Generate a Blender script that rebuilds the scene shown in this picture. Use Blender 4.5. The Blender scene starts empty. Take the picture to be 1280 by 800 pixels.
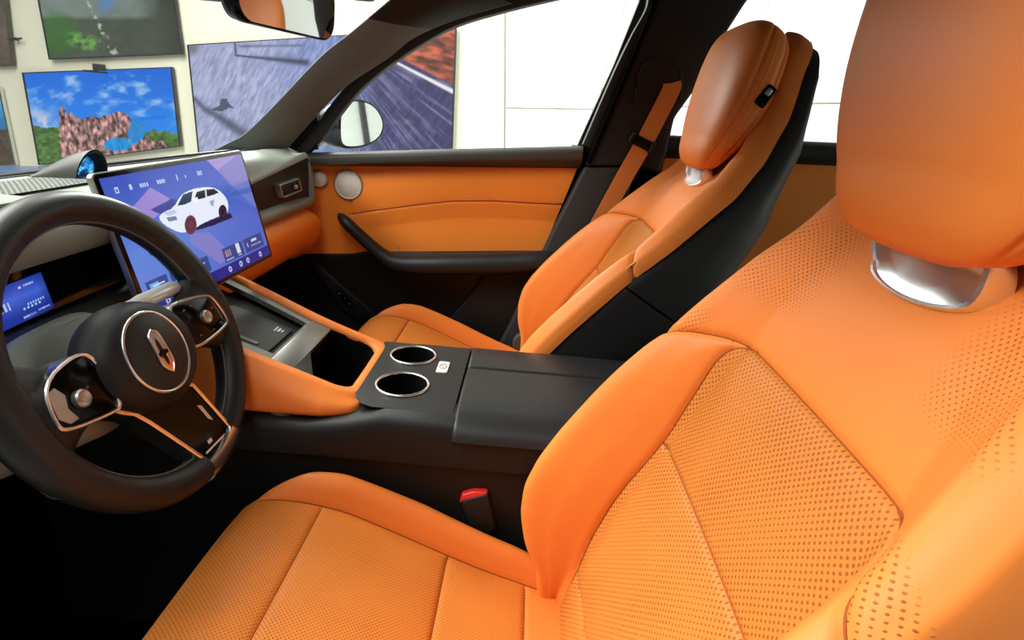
import bpy, bmesh, math, random
import numpy as np
from mathutils import Vector, Matrix

random.seed(4)
rng = np.random.default_rng(7)
scene = bpy.context.scene
COL = scene.collection

# ---------------------------------------------------------------- camera
CAM = np.array([-0.935, -0.009, 0.933])
PITCH, ROLL, YAW, FPX = math.radians(19.77), math.radians(4.98), math.radians(0.55), 725.6


def _basis():
    fw = np.array([math.cos(YAW) * math.cos(PITCH), math.sin(YAW) * math.cos(PITCH), -math.sin(PITCH)])
    rt = np.cross(fw, [0, 0, 1.0]); rt /= np.linalg.norm(rt)
    up = np.cross(rt, fw)
    c, s = math.cos(ROLL), math.sin(ROLL)
    return c * rt + s * up, -s * rt + c * up, fw


RT, UPV, FWD = _basis()
cam_data = bpy.data.cameras.new('camera')
cam_data.sensor_width = 36.0
cam_data.lens = FPX / 1280 * 36.0
cam_data.clip_start = 0.02
cam_data.clip_end = 60
cam = bpy.data.objects.new('camera', cam_data)
COL.objects.link(cam)
cam.matrix_world = Matrix(((RT[0], UPV[0], -FWD[0], CAM[0]), (RT[1], UPV[1], -FWD[1], CAM[1]),
                           (RT[2], UPV[2], -FWD[2], CAM[2]), (0, 0, 0, 1)))
scene.camera = cam

# ---------------------------------------------------------------- world, lights, exposure
scene.view_settings.view_transform = 'Standard'
scene.view_settings.look = 'None'
scene.view_settings.exposure = 0.0
scene.view_settings.gamma = 1.0
scene.view_settings.use_curve_mapping = False

world = bpy.data.worlds.new('showroom_light')
scene.world = world
world.use_nodes = True
wn, wl = world.node_tree.nodes, world.node_tree.links
wbg = wn['Background']
wtc = wn.new('ShaderNodeTexCoord')
wsep = wn.new('ShaderNodeSeparateXYZ')
wl.new(wtc.outputs['Generated'], wsep.inputs[0])
wramp = wn.new('ShaderNodeValToRGB')
wramp.color_ramp.elements[0].position = 0.46
wramp.color_ramp.elements[0].color = (0.10, 0.10, 0.095, 1)
wramp.color_ramp.elements[1].position = 0.86
wramp.color_ramp.elements[1].color = (1.0, 1.0, 0.96, 1)
we = wramp.color_ramp.elements.new(0.56)
we.color = (0.13, 0.13, 0.127, 1)
wmap = wn.new('ShaderNodeMapRange')
wmap.inputs[1].default_value = -1
wmap.inputs[2].default_value = 1
wl.new(wsep.outputs[2], wmap.inputs[0])
wside = wn.new('ShaderNodeMapRange')            # world light dimmed on the driver's side, to keep that headrest darker
wside.inputs[1].default_value = -1.1
wside.inputs[2].default_value = 0.5
wside.inputs[3].default_value = 0.22
wside.inputs[4].default_value = 1.0
wdir = wn.new('ShaderNodeVectorMath'); wdir.operation = 'DOT_PRODUCT'
wdir.inputs[1].default_value = (0.8, 0.6, 0.0)
wl.new(wtc.outputs['Generated'], wdir.inputs[0])
wl.new(wdir.outputs['Value'], wside.inputs[0])
wmul = wn.new('ShaderNodeMixRGB'); wmul.blend_type = 'MULTIPLY'; wmul.inputs[0].default_value = 1
wl.new(wmap.outputs[0], wramp.inputs[0])
wl.new(wramp.outputs[0], wmul.inputs[1]); wl.new(wside.outputs[0], wmul.inputs[2])
wl.new(wmul.outputs[0], wbg.inputs[0])
wbg.inputs[1].default_value = 1.0


def area_light(name, loc, target, sx, sy, power, color=(1, 1, 1)):
    d = bpy.data.lights.new(name, 'AREA')
    d.shape = 'RECTANGLE'
    d.size, d.size_y = sx, sy
    d.energy = power
    d.color = color
    o = bpy.data.objects.new(name, d)
    o.location = loc
    o.rotation_euler = (Vector(target) - Vector(loc)).to_track_quat('-Z', 'Y').to_euler()
    COL.objects.link(o)
    return o


# ceiling lamps above the bonnet and open driver's door; the rest added fill
area_light('ceiling_lamp_front', (0.2, 2.4, 3.2), (0.0, 0.5, 0.6), 3.0, 1.6, 270, (1.0, 0.99, 0.95))
area_light('ceiling_lamp_left', (-1.15, 2.7, 2.6), (0.4, 0.1, 0.7), 1.0, 1.0, 75, (1.0, 0.99, 0.95))  # added fill for the passenger door and seat
area_light('ceiling_lamp_side', (-1.55, 0.45, 3.1), (-0.35, 0.05, 0.45), 0.9, 1.8, 32, (1.0, 0.98, 0.94))
area_light('ceiling_lamp_wall', (1.9, -0.8, 3.2), (3.2, -0.8, 2.75), 0.6, 5.6, 110, (1.0, 1.0, 0.94))  # added light, aimed to brighten the wall alone
area_light('track_lamp_right', (2.6, 1.6, 1.95), (0.4, -0.2, 0.75), 0.5, 1.6, 90, (1.0, 1.0, 0.96))  # unseen light added outside the passenger window to brighten that seat


# ---------------------------------------------------------------- measuring helpers (photo pixel -> point on a real surface)
def ray(u, v):
    d = FWD * FPX + RT * (u - 640) - UPV * (v - 400)
    return d / np.linalg.norm(d)


def hit(u, v, n, p):
    n = np.asarray(n, float); p = np.asarray(p, float); d = ray(u, v)
    return CAM + d * ((p - CAM) @ n) / (d @ n)


def atX(u, v, x): return hit(u, v, (1, 0, 0), (x, 0, 0))
def atY(u, v, y): return hit(u, v, (0, 1, 0), (0, y, 0))
def atZ(u, v, z): return hit(u, v, (0, 0, 1), (0, 0, z))


# ---------------------------------------------------------------- materials
def lin(c):
    c = np.asarray(c, float) / 255.0
    return np.where(c <= 0.04045, c / 12.92, ((c + 0.055) / 1.055) ** 2.4)


def new_mat(name, color, rough=0.5, metal=0.0, spec=0.5, bump=None, coat=0.0, emit=None, estr=1.0):
    m = bpy.data.materials.new(name)
    m.use_nodes = True
    n, l = m.node_tree.nodes, m.node_tree.links
    b = n['Principled BSDF']
    b.inputs['Base Color'].default_value = (*color, 1)
    b.inputs['Roughness'].default_value = rough
    b.inputs['Metallic'].default_value = metal
    b.inputs['Specular IOR Level'].default_value = spec
    b.inputs['Coat Weight'].default_value = coat
    if emit is not None:
        b.inputs['Emission Color'].default_value = (*emit, 1)
        b.inputs['Emission Strength'].default_value = estr
    if bump:
        scale, strength, dist = bump
        tc = n.new('ShaderNodeTexCoord')
        t = n.new('ShaderNodeTexVoronoi')
        t.inputs['Scale'].default_value = scale
        l.new(tc.outputs['Object'], t.inputs['Vector'])
        bp = n.new('ShaderNodeBump')
        bp.inputs['Strength'].default_value = strength
        bp.inputs['Distance'].default_value = dist
        l.new(t.outputs['Distance'], bp.inputs['Height'])
        l.new(bp.outputs[0], b.inputs['Normal'])
    return m


ORANGE = (0.76, 0.215, 0.038)


def perforated(name, color, pitch, hole, fade=0.35, hole_col=(0.30, 0.080, 0.010), masked=False):
    """leather with a staggered grid of punched holes laid out along the surface's own UV (metres)"""
    m = new_mat(name, color, 0.48, spec=0.22)
    n, l = m.node_tree.nodes, m.node_tree.links
    b = n['Principled BSDF']
    uv = n.new('ShaderNodeUVMap')
    mp = n.new('ShaderNodeMapping')
    mp.inputs['Rotation'].default_value = (0, 0, math.radians(45))
    mp.inputs['Scale'].default_value = (1 / pitch,) * 3
    l.new(uv.outputs[0], mp.inputs[0])
    vo = n.new('ShaderNodeTexVoronoi')
    vo.voronoi_dimensions = '2D'
    vo.inputs['Scale'].default_value = 1
    vo.inputs['Randomness'].default_value = 0.06
    l.new(mp.outputs[0], vo.inputs['Vector'])
    no = n.new('ShaderNodeTexNoise')
    no.inputs['Scale'].default_value = 9
    l.new(uv.outputs[0], no.inputs['Vector'])
    rr = n.new('ShaderNodeMapRange')
    rr.inputs[1].default_value = 0.35; rr.inputs[2].default_value = 0.65
    rr.inputs[3].default_value = hole * (1 - fade); rr.inputs[4].default_value = hole
    l.new(no.outputs[0], rr.inputs[0])
    sub = n.new('ShaderNodeMath'); sub.operation = 'SUBTRACT'
    l.new(rr.outputs[0], sub.inputs[0]); l.new(vo.outputs['Distance'], sub.inputs[1])
    sm = n.new('ShaderNodeMapRange')
    sm.inputs[1].default_value = -0.05; sm.inputs[2].default_value = 0.06
    l.new(sub.outputs[0], sm.inputs[0])
    if masked:
        at = n.new('ShaderNodeAttribute'); at.attribute_name = 'punched'
        mm = n.new('ShaderNodeMath'); mm.operation = 'MULTIPLY'
        l.new(sm.outputs[0], mm.inputs[0]); l.new(at.outputs['Fac'], mm.inputs[1])
        sm = mm
    mx = n.new('ShaderNodeMixRGB')
    mx.inputs[1].default_value = (*color, 1); mx.inputs[2].default_value = (*hole_col, 1)
    l.new(sm.outputs[0], mx.inputs[0])
    l.new(mx.outputs[0], b.inputs['Base Color'])
    inv = n.new('ShaderNodeMath'); inv.operation = 'SUBTRACT'; inv.inputs[0].default_value = 1
    l.new(sm.outputs[0], inv.inputs[1])
    bp = n.new('ShaderNodeBump'); bp.inputs['Strength'].default_value = 0.5; bp.inputs['Distance'].default_value = 0.001
    l.new(inv.outputs[0], bp.inputs['Height'])
    l.new(bp.outputs[0], b.inputs['Normal'])
    return m


M = {}
M['orange'] = new_mat('orange_leather', ORANGE, 0.45, spec=0.22, bump=(900, 0.12, 0.0006))
M['orange_door'] = new_mat('orange_trim_leather', (0.84, 0.255, 0.036), 0.42, spec=0.3, bump=(700, 0.12, 0.0006))
M['insert'] = perforated('perforated_orange_leather', (0.53, 0.175, 0.030), 0.0056, 0.28)
M['cushion'] = perforated('finely_perforated_orange_leather', (0.72, 0.235, 0.040), 0.0038, 0.25)
M['shoulder'] = perforated('shoulder_orange_leather', ORANGE, 0.0050, 0.24, 0.5, masked=True)
M['black'] = new_mat('black_soft_plastic', (0.0125, 0.013, 0.0135), 0.5, spec=0.25, bump=(800, 0.1, 0.0005))
M['black_leather'] = new_mat('black_leather', (0.0145, 0.015, 0.0155), 0.42, spec=0.30, bump=(650, 0.15, 0.0006))
M['pillar'] = new_mat('charcoal_fabric', (0.135, 0.148, 0.137), 0.8, spec=0.2, bump=(1500, 0.3, 0.0005))
M['trim'] = new_mat('charcoal_trim', (0.028, 0.030, 0.031), 0.55, spec=0.3, bump=(900, .1, .0005))
M['carpet'] = new_mat('black_carpet', (0.004, 0.004, 0.004), 0.95, spec=0.05, bump=(500, 0.8, 0.003))  # also on footwell panels, where its near-black stands in for shade
M['dash'] = new_mat('grey_dash_skin', (0.205, 0.232, 0.20), 0.55, spec=0.4, bump=(900, 0.15, 0.0006))
M['shroud'] = new_mat('light_grey_shroud', (0.27, 0.295, 0.255), 0.5, spec=0.4, bump=(900, 0.15, 0.0006))
M['dash_dark'] = new_mat('dark_dash_skin', (0.055, 0.056, 0.05), 0.5, spec=0.4, bump=(900, 0.15, 0.0006))
M['gloss'] = new_mat('piano_black', (0.003, 0.003, 0.003), 0.12, spec=0.10)
M['wood'] = new_mat('dark_wood_trim', (0.022, 0.021, 0.019), 0.4, spec=0.12)
M['chrome'] = new_mat('satin_chrome', (0.70, 0.71, 0.71), 0.25, metal=1.0)
M['stalk'] = new_mat('pale_metal_paint', (0.62, 0.62, 0.58), 0.3, metal=0.35)
M['satin'] = new_mat('bright_satin_metal', (0.80, 0.81, 0.80), 0.30, metal=1.0)
M['bronze'] = new_mat('bronze_chrome', (0.75, 0.42, 0.24), 0.22, metal=1.0)
M['silver'] = new_mat('silver_paint', (0.42, 0.42, 0.40), 0.35, metal=0.85)
M['console_metal'] = new_mat('brushed_grey_metal', (0.20, 0.20, 0.18), 0.38, metal=0.7)
M['console_pad'] = new_mat('grey_rubber_pad', (0.055, 0.057, 0.05), 0.6)
M['mirror'] = new_mat('mirror_glass', (0.88, 0.90, 0.92), 0.02, metal=1.0)
M['grille'] = new_mat('pale_speaker_mesh', (0.66, 0.66, 0.58), 0.45, bump=(420, 0.7, 0.002))
M['red'] = new_mat('red_plastic', (0.75, 0.03, 0.02), 0.35)
M['blue_paint'] = new_mat('blue_car_paint', (0.006, 0.030, 0.10), 0.3, coat=0.3)
M['webbing'] = new_mat('orange_webbing', (0.60, 0.20, 0.035), 0.6, bump=(900, 0.4, 0.0008))
M['white_button'] = new_mat('white_button', (0.62, 0.62, 0.56), 0.4)
M['thread'] = new_mat('pale_orange_thread', (0.85, 0.38, 0.14), 0.6)
M['seam'] = new_mat('dark_orange_thread', (0.30, 0.075, 0.012), 0.7, spec=0.15)  # dark orange in place of the shade inside seam grooves
M['thread_grey'] = new_mat('grey_thread', (0.10, 0.10, 0.09), 0.6)
M['wall_cream'] = new_mat('cream_wall_paint', (0.72, 0.72, 0.57), 0.7)
M['wall_white'] = new_mat('white_wall_panel', (0.92, 0.92, 0.88), 0.6)
M['joint'] = new_mat('wall_joint_shadow_gap', (0.62, 0.62, 0.56), 0.8)
M['floor'] = new_mat('grey_showroom_tile', (0.35, 0.35, 0.33), 0.35)
M['tv_frame'] = new_mat('black_tv_bezel', (0.02, 0.02, 0.022), 0.35)
M['brown_frame'] = new_mat('dark_brown_frame', (0.055, 0.045, 0.035), 0.5)
M['icon'] = new_mat('white_icon_print', (0.7, 0.7, 0.7), 0.5)  # charging pad print, and painted reflections on the lower spoke
M['dark_glass'] = new_mat('black_display_glass', (0.004, 0.004, 0.005), 0.08, spec=0.5)


def glass_mat(name, refl=0.05, tint=(0.97, 0.985, 0.975)):
    m = bpy.data.materials.new(name)
    m.use_nodes = True
    n, l = m.node_tree.nodes, m.node_tree.links
    for x in list(n):
        n.remove(x)
    o = n.new('ShaderNodeOutputMaterial')
    t = n.new('ShaderNodeBsdfTransparent'); t.inputs[0].default_value = (*tint, 1)
    g = n.new('ShaderNodeBsdfGlossy'); g.inputs['Roughness'].default_value = 0.02
    mx = n.new('ShaderNodeMixShader'); mx.inputs[0].default_value = refl
    l.new(t.outputs[0], mx.inputs[1]); l.new(g.outputs[0], mx.inputs[2]); l.new(mx.outputs[0], o.inputs[0])
    return m


M['glass'] = glass_mat('clear_glass', 0.03)


def picture_mat(name, strength=1.0, rough=0.2, spec=0.25):
    m = new_mat(name, (0.005, 0.005, 0.006), rough, spec=spec)
    n, l = m.node_tree.nodes, m.node_tree.links
    a = n.new('ShaderNodeVertexColor'); a.layer_name = 'picture'
    b = n['Principled BSDF']
    l.new(a.outputs[0], b.inputs['Emission Color'])
    b.inputs['Emission Strength'].default_value = strength
    return m


M['screen'] = picture_mat('lit_touchscreen', 1.0, 0.12)
M['tv'] = picture_mat('lit_wall_screen', 1.0, 0.4, 0.1)


# ---------------------------------------------------------------- object helpers
def tag(o, label=None, cat=None, group=None, kind=None):
    if label: o['label'] = label
    if cat: o['category'] = cat
    if group: o['group'] = group
    if kind: o['kind'] = kind
    return o


def thing(name, loc, label, cat, group=None, kind=None):
    o = bpy.data.objects.new(name, None)
    o.empty_display_size = 0.05
    o.location = loc
    COL.objects.link(o)
    return tag(o, label, cat, group, kind or 'thing')


def origin_of(o):
    p = np.zeros(3)
    while o is not None:
        p += np.array(o.location); o = o.parent
    return p


def mk(name, verts, faces, mat, parent=None, smooth=True, angle=38, uv=None, label=None):
    """links ONE mesh object; verts are in world coordinates"""
    verts = np.asarray(verts, float)
    if parent is None:
        org = np.array([(verts[:, 0].min() + verts[:, 0].max()) / 2, (verts[:, 1].min() + verts[:, 1].max()) / 2, verts[:, 2].min()])
    else:
        org = origin_of(parent)
    me = bpy.data.meshes.new(name)
    me.from_pydata((verts - org).tolist(), [], [list(map(int, f)) for f in faces])
    me.validate()
    mats = mat if isinstance(mat, (list, tuple)) else [mat]
    for m_ in mats:
        me.materials.append(m_)
    if uv is not None:
        lay = me.uv_layers.new(name='UVMap')
        idx = np.empty(len(me.loops), int)
        me.loops.foreach_get('vertex_index', idx)
        lay.data.foreach_set('uv', np.asarray(uv, float)[idx].ravel())
    if smooth:
        me.polygons.foreach_set('use_smooth', [True] * len(me.polygons))
        if angle is not None:
            me.set_sharp_from_angle(angle=math.radians(angle))
    o = bpy.data.objects.new(name, me)
    COL.objects.link(o)
    if parent is None:
        o.location = org
    else:
        o.parent = parent
    if label: o['label'] = label
    return o


class MB:
    """collects shapes for one mesh"""
    def __init__(self):
        self.v, self.f = [], []

    def add(self, verts, faces):
        o = len(self.v)
        self.v += [tuple(map(float, p)) for p in verts]
        self.f += [[i + o for i in q] for q in faces]
        return self

    def bm(self, bm):
        bm.verts.index_update()
        return self.add([v.co[:] for v in bm.verts], [[v.index for v in f.verts] for f in bm.faces])

    def box(self, c, size, rot=None, bevel=0.0, seg=3):
        bm = bmesh.new()
        bmesh.ops.create_cube(bm, size=1)
        bmesh.ops.scale(bm, vec=size, verts=bm.verts)
        if bevel:
            bmesh.ops.bevel(bm, geom=bm.edges[:], offset=bevel, segments=seg, profile=0.5, affect='EDGES')
        mat = Matrix.Identity(3) if rot is None else Matrix(np.asarray(rot).tolist())
        for v in bm.verts:
            v.co = mat @ v.co + Vector(c)
        self.bm(bm); bm.free()
        return self

    def prism(self, poly, vec, bevel=0.0, seg=3):
        """poly: planar list of 3D points, pushed along vec"""
        bm = bmesh.new()
        a = [bm.verts.new(Vector(p)) for p in poly]
        f = bm.faces.new(a)
        r = bmesh.ops.extrude_face_region(bm, geom=[f])
        vs = [e for e in r['geom'] if isinstance(e, bmesh.types.BMVert)]
        bmesh.ops.translate(bm, vec=Vector(vec), verts=vs)
        bmesh.ops.recalc_face_normals(bm, faces=bm.faces[:])
        if bevel:
            bmesh.ops.bevel(bm, geom=bm.edges[:], offset=bevel, segments=seg, profile=0.5, affect='EDGES', clamp_overlap=True)
        self.bm(bm); bm.free()
        return self

    def tube(self, path, rad, seg=12, closed=False, ell=(1, 1), ref=(0, 0, 1)):
        path = np.asarray(path, float)
        n = len(path)
        rad = np.broadcast_to(np.asarray(rad, float), (n,)) if np.ndim(rad) <= 1 else rad
        if closed:
            tg = np.roll(path, -1, 0) - np.roll(path, 1, 0)
        else:
            tg = np.gradient(path, axis=0)
        tg /= np.linalg.norm(tg, axis=1)[:, None] + 1e-12
        rings = []
        for i in range(n):
            b = np.cross(tg[i], ref)
            if np.linalg.norm(b) < 1e-4: b = np.cross(tg[i], (1, 0.2, 0))
            b /= np.linalg.norm(b)
            c = np.cross(b, tg[i])
            th = np.linspace(0, 2 * math.pi, seg, endpoint=False)
            rings.append(path[i] + rad[i] * (ell[0] * np.cos(th)[:, None] * b + ell[1] * np.sin(th)[:, None] * c))
        return self.loft(rings, True, not closed, closed)

    def loft(self, rings, cyc=True, caps=True, closed=False):
        o = len(self.v)
        k = len(rings[0]); n = len(rings)
        for r in rings:
            self.v += [tuple(map(float, p)) for p in r]
        for i in range(n if closed else n - 1):
            j = (i + 1) % n
            for q in range(k if cyc else k - 1):
                p = (q + 1) % k
                self.f.append([o + i * k + q, o + i * k + p, o + j * k + p, o + j * k + q])
        if caps and cyc and not closed:
            self.f.append([o + q for q in range(k)][::-1])
            self.f.append([o + (n - 1) * k + q for q in range(k)])
        return self

    def lathe(self, prof, c, axis, seg=40, ref=None):
        """prof: (radius, height along axis)"""
        axis = np.asarray(axis, float); axis /= np.linalg.norm(axis)
        r = np.array(ref if ref is not None else ((1, 0, 0) if abs(axis[0]) < 0.9 else (0, 1, 0)), float)
        b = r - axis * (r @ axis); b /= np.linalg.norm(b); d = np.cross(axis, b)
        th = np.linspace(0, 2 * math.pi, seg, endpoint=False)
        rings = [np.asarray(c) + axis * h + max(q, 1e-5) * (np.cos(th)[:, None] * b + np.sin(th)[:, None] * d) for q, h in prof]
        return self.loft(rings, True, True)

    def build(self, name, mat, parent=None, **k):
        o = mk(name, self.v, self.f, mat, parent, **k)
        bm = bmesh.new(); bm.from_mesh(o.data)
        bmesh.ops.remove_doubles(bm, verts=bm.verts, dist=1e-6)
        bmesh.ops.recalc_face_normals(bm, faces=bm.faces)
        bm.to_mesh(o.data); bm.free()
        if k.get('smooth', True):
            o.data.polygons.foreach_set('use_smooth', [True] * len(o.data.polygons))
            o.data.set_sharp_from_angle(angle=math.radians(k.get('angle', 38) or 180))
        return o


def smooth_poly(pts, it=2, closed=False):
    pts = np.asarray(pts, float)
    for _ in range(it):
        nxt = np.roll(pts, -1, 0) if closed else pts[1:]
        cur = pts if closed else pts[:-1]
        a = cur * 0.75 + nxt * 0.25; b = cur * 0.25 + nxt * 0.75
        q = np.empty((len(a) * 2, pts.shape[1])); q[0::2] = a; q[1::2] = b
        if not closed:
            q = np.vstack([pts[:1], q, pts[-1:]])
        pts = q
    return pts


def spline(pts, n):
    """Catmull-Rom through pts, n samples"""
    p = np.asarray(pts, float)
    p = np.vstack([2 * p[0] - p[1], p, 2 * p[-1] - p[-2]])
    t = np.linspace(0, len(p) - 3, n)
    i = np.minimum(t.astype(int), len(p) - 4); f = (t - i)[:, None]
    a, b, c, d = p[i], p[i + 1], p[i + 2], p[i + 3]
    return 0.5 * (2 * b + (c - a) * f + (2 * a - 5 * b + 4 * c - d) * f ** 2 + (3 * b - a - 3 * c + d) * f ** 3)


def inpoly(P, poly):
    x, y = P[..., 0], P[..., 1]
    r = np.zeros(x.shape, bool)
    n = len(poly)
    for i in range(n):
        x0, y0 = poly[i]; x1, y1 = poly[(i + 1) % n]
        c = ((y0 > y) != (y1 > y))
        with np.errstate(divide='ignore', invalid='ignore'):
            r ^= c & (x < (x1 - x0) * (y - y0) / (y1 - y0 + 1e-15) + x0)
    return r


def seg_dist(P, line):
    """distance to a polyline and nearest point"""
    best = np.full(P.shape[:-1], 1e9); near = np.zeros(P.shape)
    for a, b in zip(line[:-1], line[1:]):
        a = np.asarray(a, float); b = np.asarray(b, float); d = b - a
        t = np.clip(((P - a) @ d) / (d @ d + 1e-15), 0, 1)
        q = a + t[..., None] * d
        e = np.linalg.norm(P - q, axis=-1)
        k = e < best
        best = np.where(k, e, best); near[k] = q[k]
    return best, near


def grid_faces(nu, nv):
    i, j = np.meshgrid(np.arange(nu - 1), np.arange(nv - 1), indexing='ij')
    a = (i * nv + j).ravel()
    return np.stack([a, a + nv, a + nv + 1, a + 1], 1)


def padded(parent, P3, N3, flat, regions, seams, groove=0.0035, gw=0.0035, puff=0.006, pw=0.03, uv=None, mask=None):
    """upholstery: a grid of points P3 (nu,nv,3) with normals N3 and flat coords (nu,nv,2), pressed in along the seams,
    plumped between them, and split into one mesh per panel. regions: list of (name, material, mask fn, label)"""
    nu, nv = flat.shape[:2]
    d = np.full((nu, nv), 1e9); near = flat.copy()
    for s in seams:
        e, q = seg_dist(flat, s)
        k = e < d
        near[k] = q[k]; d = np.where(k, e, d)
    # slide grid points that lie next to a seam onto it, so the panels part along a clean line
    fu, fv = np.gradient(flat, axis=0), np.gradient(flat, axis=1)
    pu, pv = np.gradient(P3, axis=0), np.gradient(P3, axis=1)
    cell = np.minimum(np.linalg.norm(fu, axis=-1), np.linalg.norm(fv, axis=-1)) * .62
    det = fu[..., 0] * fv[..., 1] - fu[..., 1] * fv[..., 0]
    dd = near - flat
    a_ = (dd[..., 0] * fv[..., 1] - dd[..., 1] * fv[..., 0]) / (det + 1e-15)
    b_ = (fu[..., 0] * dd[..., 1] - fu[..., 1] * dd[..., 0]) / (det + 1e-15)
    k = (d < cell) & (np.abs(a_) < .62) & (np.abs(b_) < .62)
    P3 = np.where(k[..., None], P3 + pu * a_[..., None] + pv * b_[..., None], P3)
    flat = np.where(k[..., None], near, flat)
    d = np.where(k, 0, d)
    off = -groove * np.exp(-(d / gw) ** 2) + puff * (1 - np.exp(-d / pw))
    V = (P3 + N3 * off[..., None]).reshape(-1, 3)
    F = grid_faces(nu, nv)
    fc = flat.reshape(-1, 2)[F].mean(1)
    left = np.ones(len(F), bool)
    uvv = (flat if uv is None else uv).reshape(-1, 2)
    out = []
    # dark tubes sunk along each seam, standing in for the groove's shade
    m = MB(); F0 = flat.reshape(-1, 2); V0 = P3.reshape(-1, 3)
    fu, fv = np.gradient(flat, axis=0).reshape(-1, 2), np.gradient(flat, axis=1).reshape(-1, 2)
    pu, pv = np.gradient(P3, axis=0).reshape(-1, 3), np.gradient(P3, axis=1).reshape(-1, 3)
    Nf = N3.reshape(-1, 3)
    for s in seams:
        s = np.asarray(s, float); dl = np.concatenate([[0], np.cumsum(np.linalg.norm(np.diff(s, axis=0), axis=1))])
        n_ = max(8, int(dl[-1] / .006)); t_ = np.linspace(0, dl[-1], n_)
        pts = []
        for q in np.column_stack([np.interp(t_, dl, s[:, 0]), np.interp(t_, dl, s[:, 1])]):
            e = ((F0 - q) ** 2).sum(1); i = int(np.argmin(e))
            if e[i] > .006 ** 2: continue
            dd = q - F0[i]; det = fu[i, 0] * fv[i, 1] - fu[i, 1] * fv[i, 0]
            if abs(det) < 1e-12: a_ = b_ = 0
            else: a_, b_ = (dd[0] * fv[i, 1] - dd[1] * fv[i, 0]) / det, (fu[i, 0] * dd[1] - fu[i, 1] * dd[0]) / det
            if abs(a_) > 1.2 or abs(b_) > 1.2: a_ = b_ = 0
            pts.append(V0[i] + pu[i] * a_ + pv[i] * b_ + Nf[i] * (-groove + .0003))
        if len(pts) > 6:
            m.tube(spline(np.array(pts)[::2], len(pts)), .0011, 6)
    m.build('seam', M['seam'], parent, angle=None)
    for name, mat, fn, lab in regions:
        k = left & fn(fc); left &= ~k
        if not k.any(): continue
        ff = F[k]; used, inv = np.unique(ff, return_inverse=True)
        out.append(mk(name, V[used], inv.reshape(ff.shape), mat, parent, uv=uvv[used], angle=None, label=lab))
        if mask is not None and name == 'shoulder_panel':
            w_ = mask.ravel()[used].astype(np.float32)
            out[-1].data.attributes.new('punched', 'FLOAT', 'POINT').data.foreach_set('value', w_)
    return out


def grid_normals(P):
    du = np.gradient(P, axis=0); dv = np.gradient(P, axis=1)
    n = np.cross(du, dv)
    return n / (np.linalg.norm(n, axis=-1, keepdims=True) + 1e-12)


# value noise for screen pictures
def vnoise(x, y, seed=0):
    xi, yi = np.floor(x).astype(int), np.floor(y).astype(int)
    fx, fy = x - xi, y - yi
    fx, fy = fx * fx * (3 - 2 * fx), fy * fy * (3 - 2 * fy)

    def h(a, b):
        n = np.sin(a * 127.1 + b * 311.7 + seed * 74.7) * 43758.5453
        return n - np.floor(n)
    return (h(xi, yi) * (1 - fx) + h(xi + 1, yi) * fx) * (1 - fy) + (h(xi, yi + 1) * (1 - fx) + h(xi + 1, yi + 1) * fx) * fy


def fbm(x, y, seed=0, o=4):
    s = 0; a = 0.5
    for k in range(o):
        s = s + a * vnoise(x * 2 ** k, y * 2 ** k, seed + k); a *= 0.5
    return s / (1 - 0.5 ** o)


def mixc(c, col, k):
    return c * (1 - k[..., None]) + np.asarray(col, float) * k[..., None]


def screen_mesh(name, corners, nu, nv, pic, mat, parent, label=None):
    """corners TL,TR,BR,BL in space; pic(u,v)->sRGB 0..255 gives the picture shown, stored on the screen's own vertices"""
    tl, tr, br, bl = [np.asarray(c, float) for c in corners]
    u, v = np.meshgrid(np.linspace(0, 1, nu), np.linspace(0, 1, nv), indexing='ij')
    U, V_ = u[..., None], v[..., None]
    P = (tl * (1 - U) + tr * U) * (1 - V_) + (bl * (1 - U) + br * U) * V_
    o = mk(name, P.reshape(-1, 3), grid_faces(nu, nv)[:, ::-1], mat, parent, smooth=False, label=label)
    c = np.clip(pic(u, v), 0, 255)
    rgba = np.ones((nu * nv, 4)); rgba[:, :3] = lin(c).reshape(-1, 3)
    a = o.data.color_attributes.new('picture', 'FLOAT_COLOR', 'POINT')
    a.data.foreach_set('color', rgba.ravel().astype(np.float32))
    return o


# ================================================================ the showroom
WX = 3.26
GROUND = -0.34
b = MB().box((1.0, 1.0, GROUND - 0.05), (12, 12, 0.1))
tag(b.build('floor', M['floor'], smooth=False), kind='structure')
b = MB().box((WX + 0.085, 1.2, 1.4), (0.12, 8.0, 3.6))
tag(b.build('wall_right', M['joint'], smooth=False), kind='structure')


def wall_panel(name, y0, y1, z0, z1, mat):
    g = 0.004
    b = MB().box((WX + 0.02, (y0 + y1) / 2, (z0 + z1) / 2), (0.05, y1 - y0 - 2 * g, z1 - z0 - 2 * g), bevel=0.002, seg=1)
    return tag(b.build(name, mat, smooth=False), kind='structure')


tag(MB().box((-0.5, -4.6, 1.4), (7.6, 0.1, 3.6)).build('wall_back', M['wall_white'], smooth=False), kind='structure')


dr_ = thing('door_1', (2.5, -4.5, GROUND), 'dark framed glass shop door in the back wall', 'door', None, 'structure')
MB().prism([(1.95, -4.54, GROUND), (3.1, -4.54, GROUND), (3.1, -4.54, 2.1), (1.95, -4.54, 2.1)], (0, .02, 0)).build('door_pane', M['glass'], dr_, smooth=False)  # added out of view, to give the side mirror dark uprights to reflect
for x_ in (1.95, 2.33, 2.71, 3.1):
    MB().box((x_, -4.5, GROUND + 1.22), (.06, .06, 2.44), bevel=.004).build('door_frame', M['tv_frame'], dr_, smooth=False)


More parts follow.
